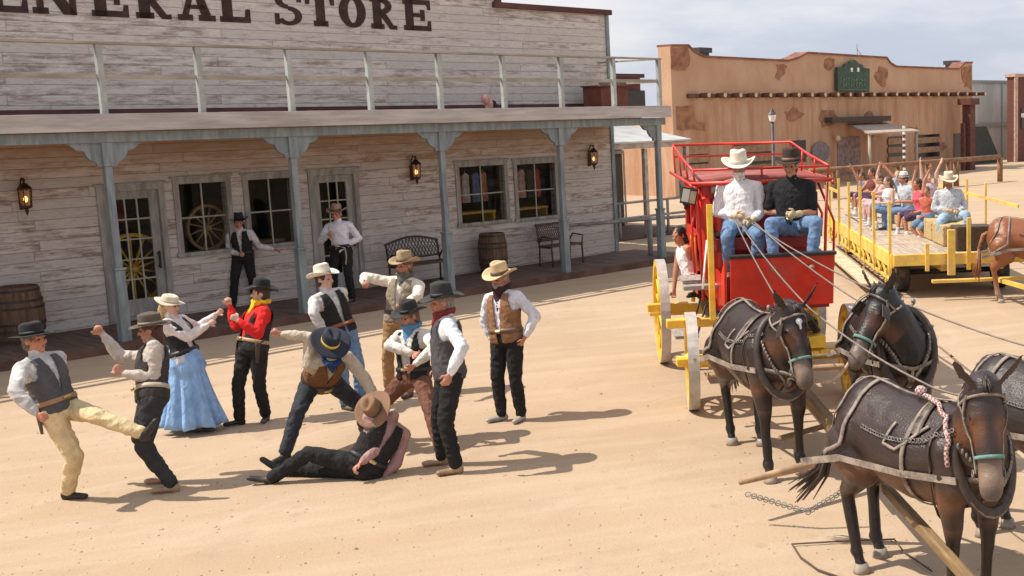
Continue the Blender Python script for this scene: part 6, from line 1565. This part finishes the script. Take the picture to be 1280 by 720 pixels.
G().box((-LEN+.3, -.55, .22), (-.3, -.22, .26)).build('side_step', mat('pale_step_board', (.55, .44, .30), .8, .2, 4, .2), wag)
for k in range(4): x = -.5-k*2.5; g = G(); g.box((x, -.5, .2), (x+.06, -.07, .219)); g.beam((x+.03, -.07, .24), (x+.03, -.06, .5), .04, .04); g.build('step_bracket', YW, wag)
for k, x in enumerate((-.05, -1.75, -3.4, -5.0, -6.6, -8.2)):
    G().box((x-.03, -.10, .3), (x+.03, -.045, 1.85 if k else 1.78)).build('stake', YW, wag, bevel=.005)
for k, y in enumerate((.58, 1.35, 1.95, 2.45)): G().box((.085, y-.035, .5), (.14, y+.035, 1.0 if k in (0,) else 1.45+(.25 if k == 3 else 0))).build('stake', YW, wag, bevel=.005)
G().box((.141, .94, .42), (.22, 1.08, 1.25)).build('driver_post', YW, wag, bevel=.01)
for x in (-3.4, -5.0, -6.6): G().box((x-.03, WID+.075, .5), (x+.03, WID+.12, 1.85)).build('stake', YW, wag, bevel=.005)
g = G(); g.box((-LEN, -.09, 1.5), (-6.6, -.05, 1.56)); g.build('top_rail', YW, wag); g = G(); g.box((-LEN, WID+.08, 1.5), (-1, WID+.11, 1.56)); g.build('top_rail', YW, wag)
for x in (-.9, -7.2):
    for y in (.30, WID-.30):
        w = empty('wheel', None, None, (x, y, .36), 0); w.parent = wag
        M = Matrix.Rotation(math.pi/2, 4, 'X'); G().lathe([(.22, -.11), (.33, -.11), (.36, -.07), (.36, .07), (.33, .11), (.22, .11)], 28, M).build('tyre', mat('rubber', (.03, .028, .027), .8, .2, 9, .3, dirt=(.2, .15, .1, .5)), w, True)
        G().lathe([(.03, -.125), (.08, -.115), (.12, -.07), (.225, -.09), (.225, .09), (.12, .07), (.08, .115), (.03, .125)], 20, M).build('rim', YW, w, True)
    G().tube([(x, .2, .36), (x, WID-.2, .36)], .05, 8).build('axle', mat('axle_black', (.04, .035, .03), .6), wag, True)
G().box((-LEN+.2, .9, .45), (-.2, 1.05, .58)).build('frame_beam', YW, wag); G().box((-LEN+.2, 1.5, .45), (-.2, 1.65, .58)).build('frame_beam', YW, wag)
g = G(); g.box((.35, .6, .32), (.45, 3.3, .38)); g.build('doubletree', YW, wag, bevel=.01); g = G(); g.beam((.46, 1.75, .36), (3.4, 1.85, .5), .06, .07); g.build('pole', YW, wag)
# bench and hay bales down the middle
HAY = mat('hay', (.50, .36, .17), .95, .35, 12, .8, stretch=(1, 3, 3))
def ww(x, y, z): return WO+WF*x+WL*y+V((0, 0, z))
for k in range(6):
    g = G(); L_ = .95; 
    g.box((-L_/2, -.22, 0), (L_/2, .22, .40)); simple('hay_bale', 'tan hay bale used as a seat on the wagon, %s from the front' % ('first', 'second', 'third', 'fourth', 'fifth', 'sixth')[k], 'hay bale', g, HAY, ww(-1.5-k*1.02, 1.35, .805), WYAW, 'hay bales on the wagon', bevel=.03)
simple('driver_box', 'dark wooden box used as a seat by the wagon driver', 'box', G().box((-.25, -.35, 0), (.25, .35, .45)), DARKWOOD, ww(-.45, 1.55, .805), WYAW, bevel=.02)
LITE = dict(sit=True, vox=.018, bvox=.013, ks=(0, 0), as_=(0, 0))
def rider(label, **k):
    d = dict(LITE); d.update(k); return person(label, d, 'tourists riding on the yellow wagon' if 'driver' not in label else None)
ST = {'white': ('t_white', (.72, .70, .72)), 'grey': ('t_grey', (.45, .48, .52)), 'pink': ('t_pink', (.72, .10, .14)), 'maroon': ('t_maroon', (.18, .06, .05)), 'lilac': ('t_lilac', (.55, .42, .48)), 'blue': ('t_blue', (.16, .22, .34))}
JS = ('jeans_shorts', (.15, .23, .36)); 
rider('wagon driver in a straw hat and pale patterned shirt with long hair', face=8, h=1.8, pelvis=(1187, 270), pelz=1.32, neck=(1185, 229), knees=[(1175, 278), (1208, 268)], ankles=[(1180, 304), (1212, 292)], bulk=1.2, belly=.05, ks=(-1, -1),
    arms=[arm((1170, 250), 0, (1183, 263), -1, curl=1.), arm((1203, 250), 0, (1199, 264), -1, curl=1.)], head=(4, 8), shirt=('pale_pattern', (.50, .52, .55), 'long', dict(dirt=(.25, .28, .33, .9), scale=26)), pants=('pale_jeans', (.30, .42, .55)), hat=('cow', 'straw_b', (.70, .58, .42), 4, (.5, .4, .3), 1.05), hair=('long_dark_brown', (.12, .06, .04), .3), gloves=1, seed=31, skin=SKINR, beard=('brown_grey', (.25, .13, .09), .05))
rider('girl in pink top and dark shorts with both arms raised beside the wagon driver', face=-62, fem=True, h=1.62, pelvis=(1151, 266), pelz=1.24, neck=(1148, 236), knees=[(1130, 268), (1136, 272)], ankles=[(1122, 291), (1134, 294)],
    arms=[arm((1141, 224), 0, (1146, 207), 0, curl=.3), arm((1156, 222), 0, (1166, 204), 0, curl=.3)], head=(-70, 0), shirt=ST['pink']+('tank',), pants=('dark_short', (.08, .05, .10), dict(short=1)), hair=('dark', (.05, .03, .02), .16), seed=32, skin=SKINR, boots=('white_shoe', (.7, .68, .65)))
rider('man in white cap and white shirt leaning with one arm raised on the wagon', face=-50, h=1.78, pelvis=(1134, 262), pelz=1.24, neck=(1130, 226), knees=[(1106, 258), (1114, 264)], ankles=[(1106, 282), (1112, 288)],
    arms=[arm((1116, 218), 0, (1103, 205), 0, curl=.2), arm((1142, 245), 0, (1132, 252), 0, curl=.5)], head=(-60, 0), shirt=ST['grey']+('short',), pants=('jean', (.17, .26, .40)), hat=('cap', 'white_cap', (.78, .76, .74), 0, (.1, .1, .12)), hair=('dark', (.05, .03, .02)), seed=33, skin=SKINR, boots=('dark_shoe', (.06, .05, .05)))
rider('woman in pale top sitting behind the jeans of the capped man on the wagon', face=-60, fem=True, h=1.62, pelvis=(1112, 262), pelz=1.24, neck=(1110, 232), knees=[(1092, 258), (1098, 262)], ankles=[(1086, 284), (1096, 286)],
    arms=[arm((1103, 240), 0, (1106, 222), 0, curl=.4), arm((1116, 248), 0, (1104, 254), 0, curl=.5)], head=(-60, 0), shirt=ST['white']+('tank',), pants=JS+(dict(short=1),), hair=('brown', (.14, .08, .05), .14), seed=34, skin=SKINP, boots=('white_shoe', (.7, .68, .65)))
rider('woman in lilac top with pink trousers and white shoes on the wagon', face=-70, fem=True, h=1.62, pelvis=(1103, 256), pelz=1.24, neck=(1100, 228), knees=[(1082, 252), (1088, 256)], ankles=[(1082, 276), (1090, 280)],
    arms=[arm((1096, 218), 0, (1100, 204), 0, curl=.4), arm((1108, 240), 0, (1096, 246), 0, curl=.5)], head=(-60, 0), shirt=ST['lilac']+('tank',), pants=('pinkish', (.6, .4, .4)), hair=('brown', (.14, .08, .05), .14), seed=35, skin=SKINP, boots=('white_shoe', (.7, .68, .65)))
rider('sun tanned man in a maroon shirt and dark shorts on the rear of the wagon', face=-62, h=1.74, pelvis=(1092, 250), pelz=1.24, neck=(1090, 222), knees=[(1074, 246), (1080, 250)], ankles=[(1070, 270), (1078, 272)],
    arms=[arm((1082, 232), 0, (1076, 222), 0, curl=.4), arm((1098, 234), 0, (1088, 240), 0, curl=.5)], head=(-50, 0), shirt=ST['maroon']+('tank',), pants=('dark_short', (.08, .05, .10), dict(short=1)), hair=('dark', (.05, .03, .02)), seed=36, boots=('white_shoe', (.7, .68, .65)))
rider('child in a blue shirt raising a hand at the far rear of the wagon', face=-60, h=1.4, pelvis=(1080, 246), pelz=1.22, neck=(1078, 224), knees=[(1068, 244), (1072, 248)], ankles=[(1066, 262), (1070, 264)],
    arms=[arm((1071, 222), 0, (1066, 212), 0, curl=.3), arm((1084, 236), 0, (1078, 240), 0, curl=.5)], head=(-50, 0), shirt=ST['blue']+('tank',), pants=('dark_short', (.08, .05, .10), dict(short=1)), hair=('dark', (.05, .03, .02)), seed=37, boots=('white_shoe', (.7, .68, .65)))
rider('tourist with bare raised arms between the pink girl and the wagon driver', face=20, h=1.66, pelvis=(1162, 255), pelz=1.24, neck=(1161, 226), knees=[(1154, 268), (1168, 268)], ankles=[(1152, 290), (1168, 290)],
    arms=[arm((1152, 216), 0, (1150, 200), 0, curl=.2), arm((1170, 212), 0, (1178, 198), 0, curl=.2)], head=(0, -4), shirt=ST['lilac']+('tank',), pants=JS+(dict(short=1),), hair=('brown', (.14, .08, .05)), seed=38, skin=SKINP)

rider('person in a white vest top behind the capped man on the wagon', face=-40, fem=True, h=1.62, pelvis=(1124, 252), pelz=1.24, neck=(1122, 222), knees=[(1112, 262), (1118, 264)], ankles=[(1108, 280), (1114, 284)],
    arms=[arm((1116, 236), 0, (1110, 246), 0, curl=.4), arm((1130, 236), 0, (1126, 248), 0, curl=.5)], head=(-20, 0), shirt=ST['white']+('tank',), pants=JS+(dict(short=1),), hair=('blonde', (.48, .33, .16), .14), seed=39, skin=SKINP)
rider('child in a rust red shirt beside the girl in pink on the wagon', face=-30, h=1.35, pelvis=(1160, 270), pelz=1.24, neck=(1159, 246), knees=[(1150, 276), (1158, 278)], ankles=[(1148, 296), (1156, 298)],
    arms=[arm((1153, 256), 0, (1150, 264), 0, curl=.4), arm((1166, 256), 0, (1160, 266), 0, curl=.5)], head=(-30, 0), shirt=('t_rust', (.45, .12, .08), 'tank'), pants=JS+(dict(short=1),), hair=('brown', (.14, .08, .05)), seed=40, skin=SKINR, boots=('white_shoe', (.7, .68, .65)))
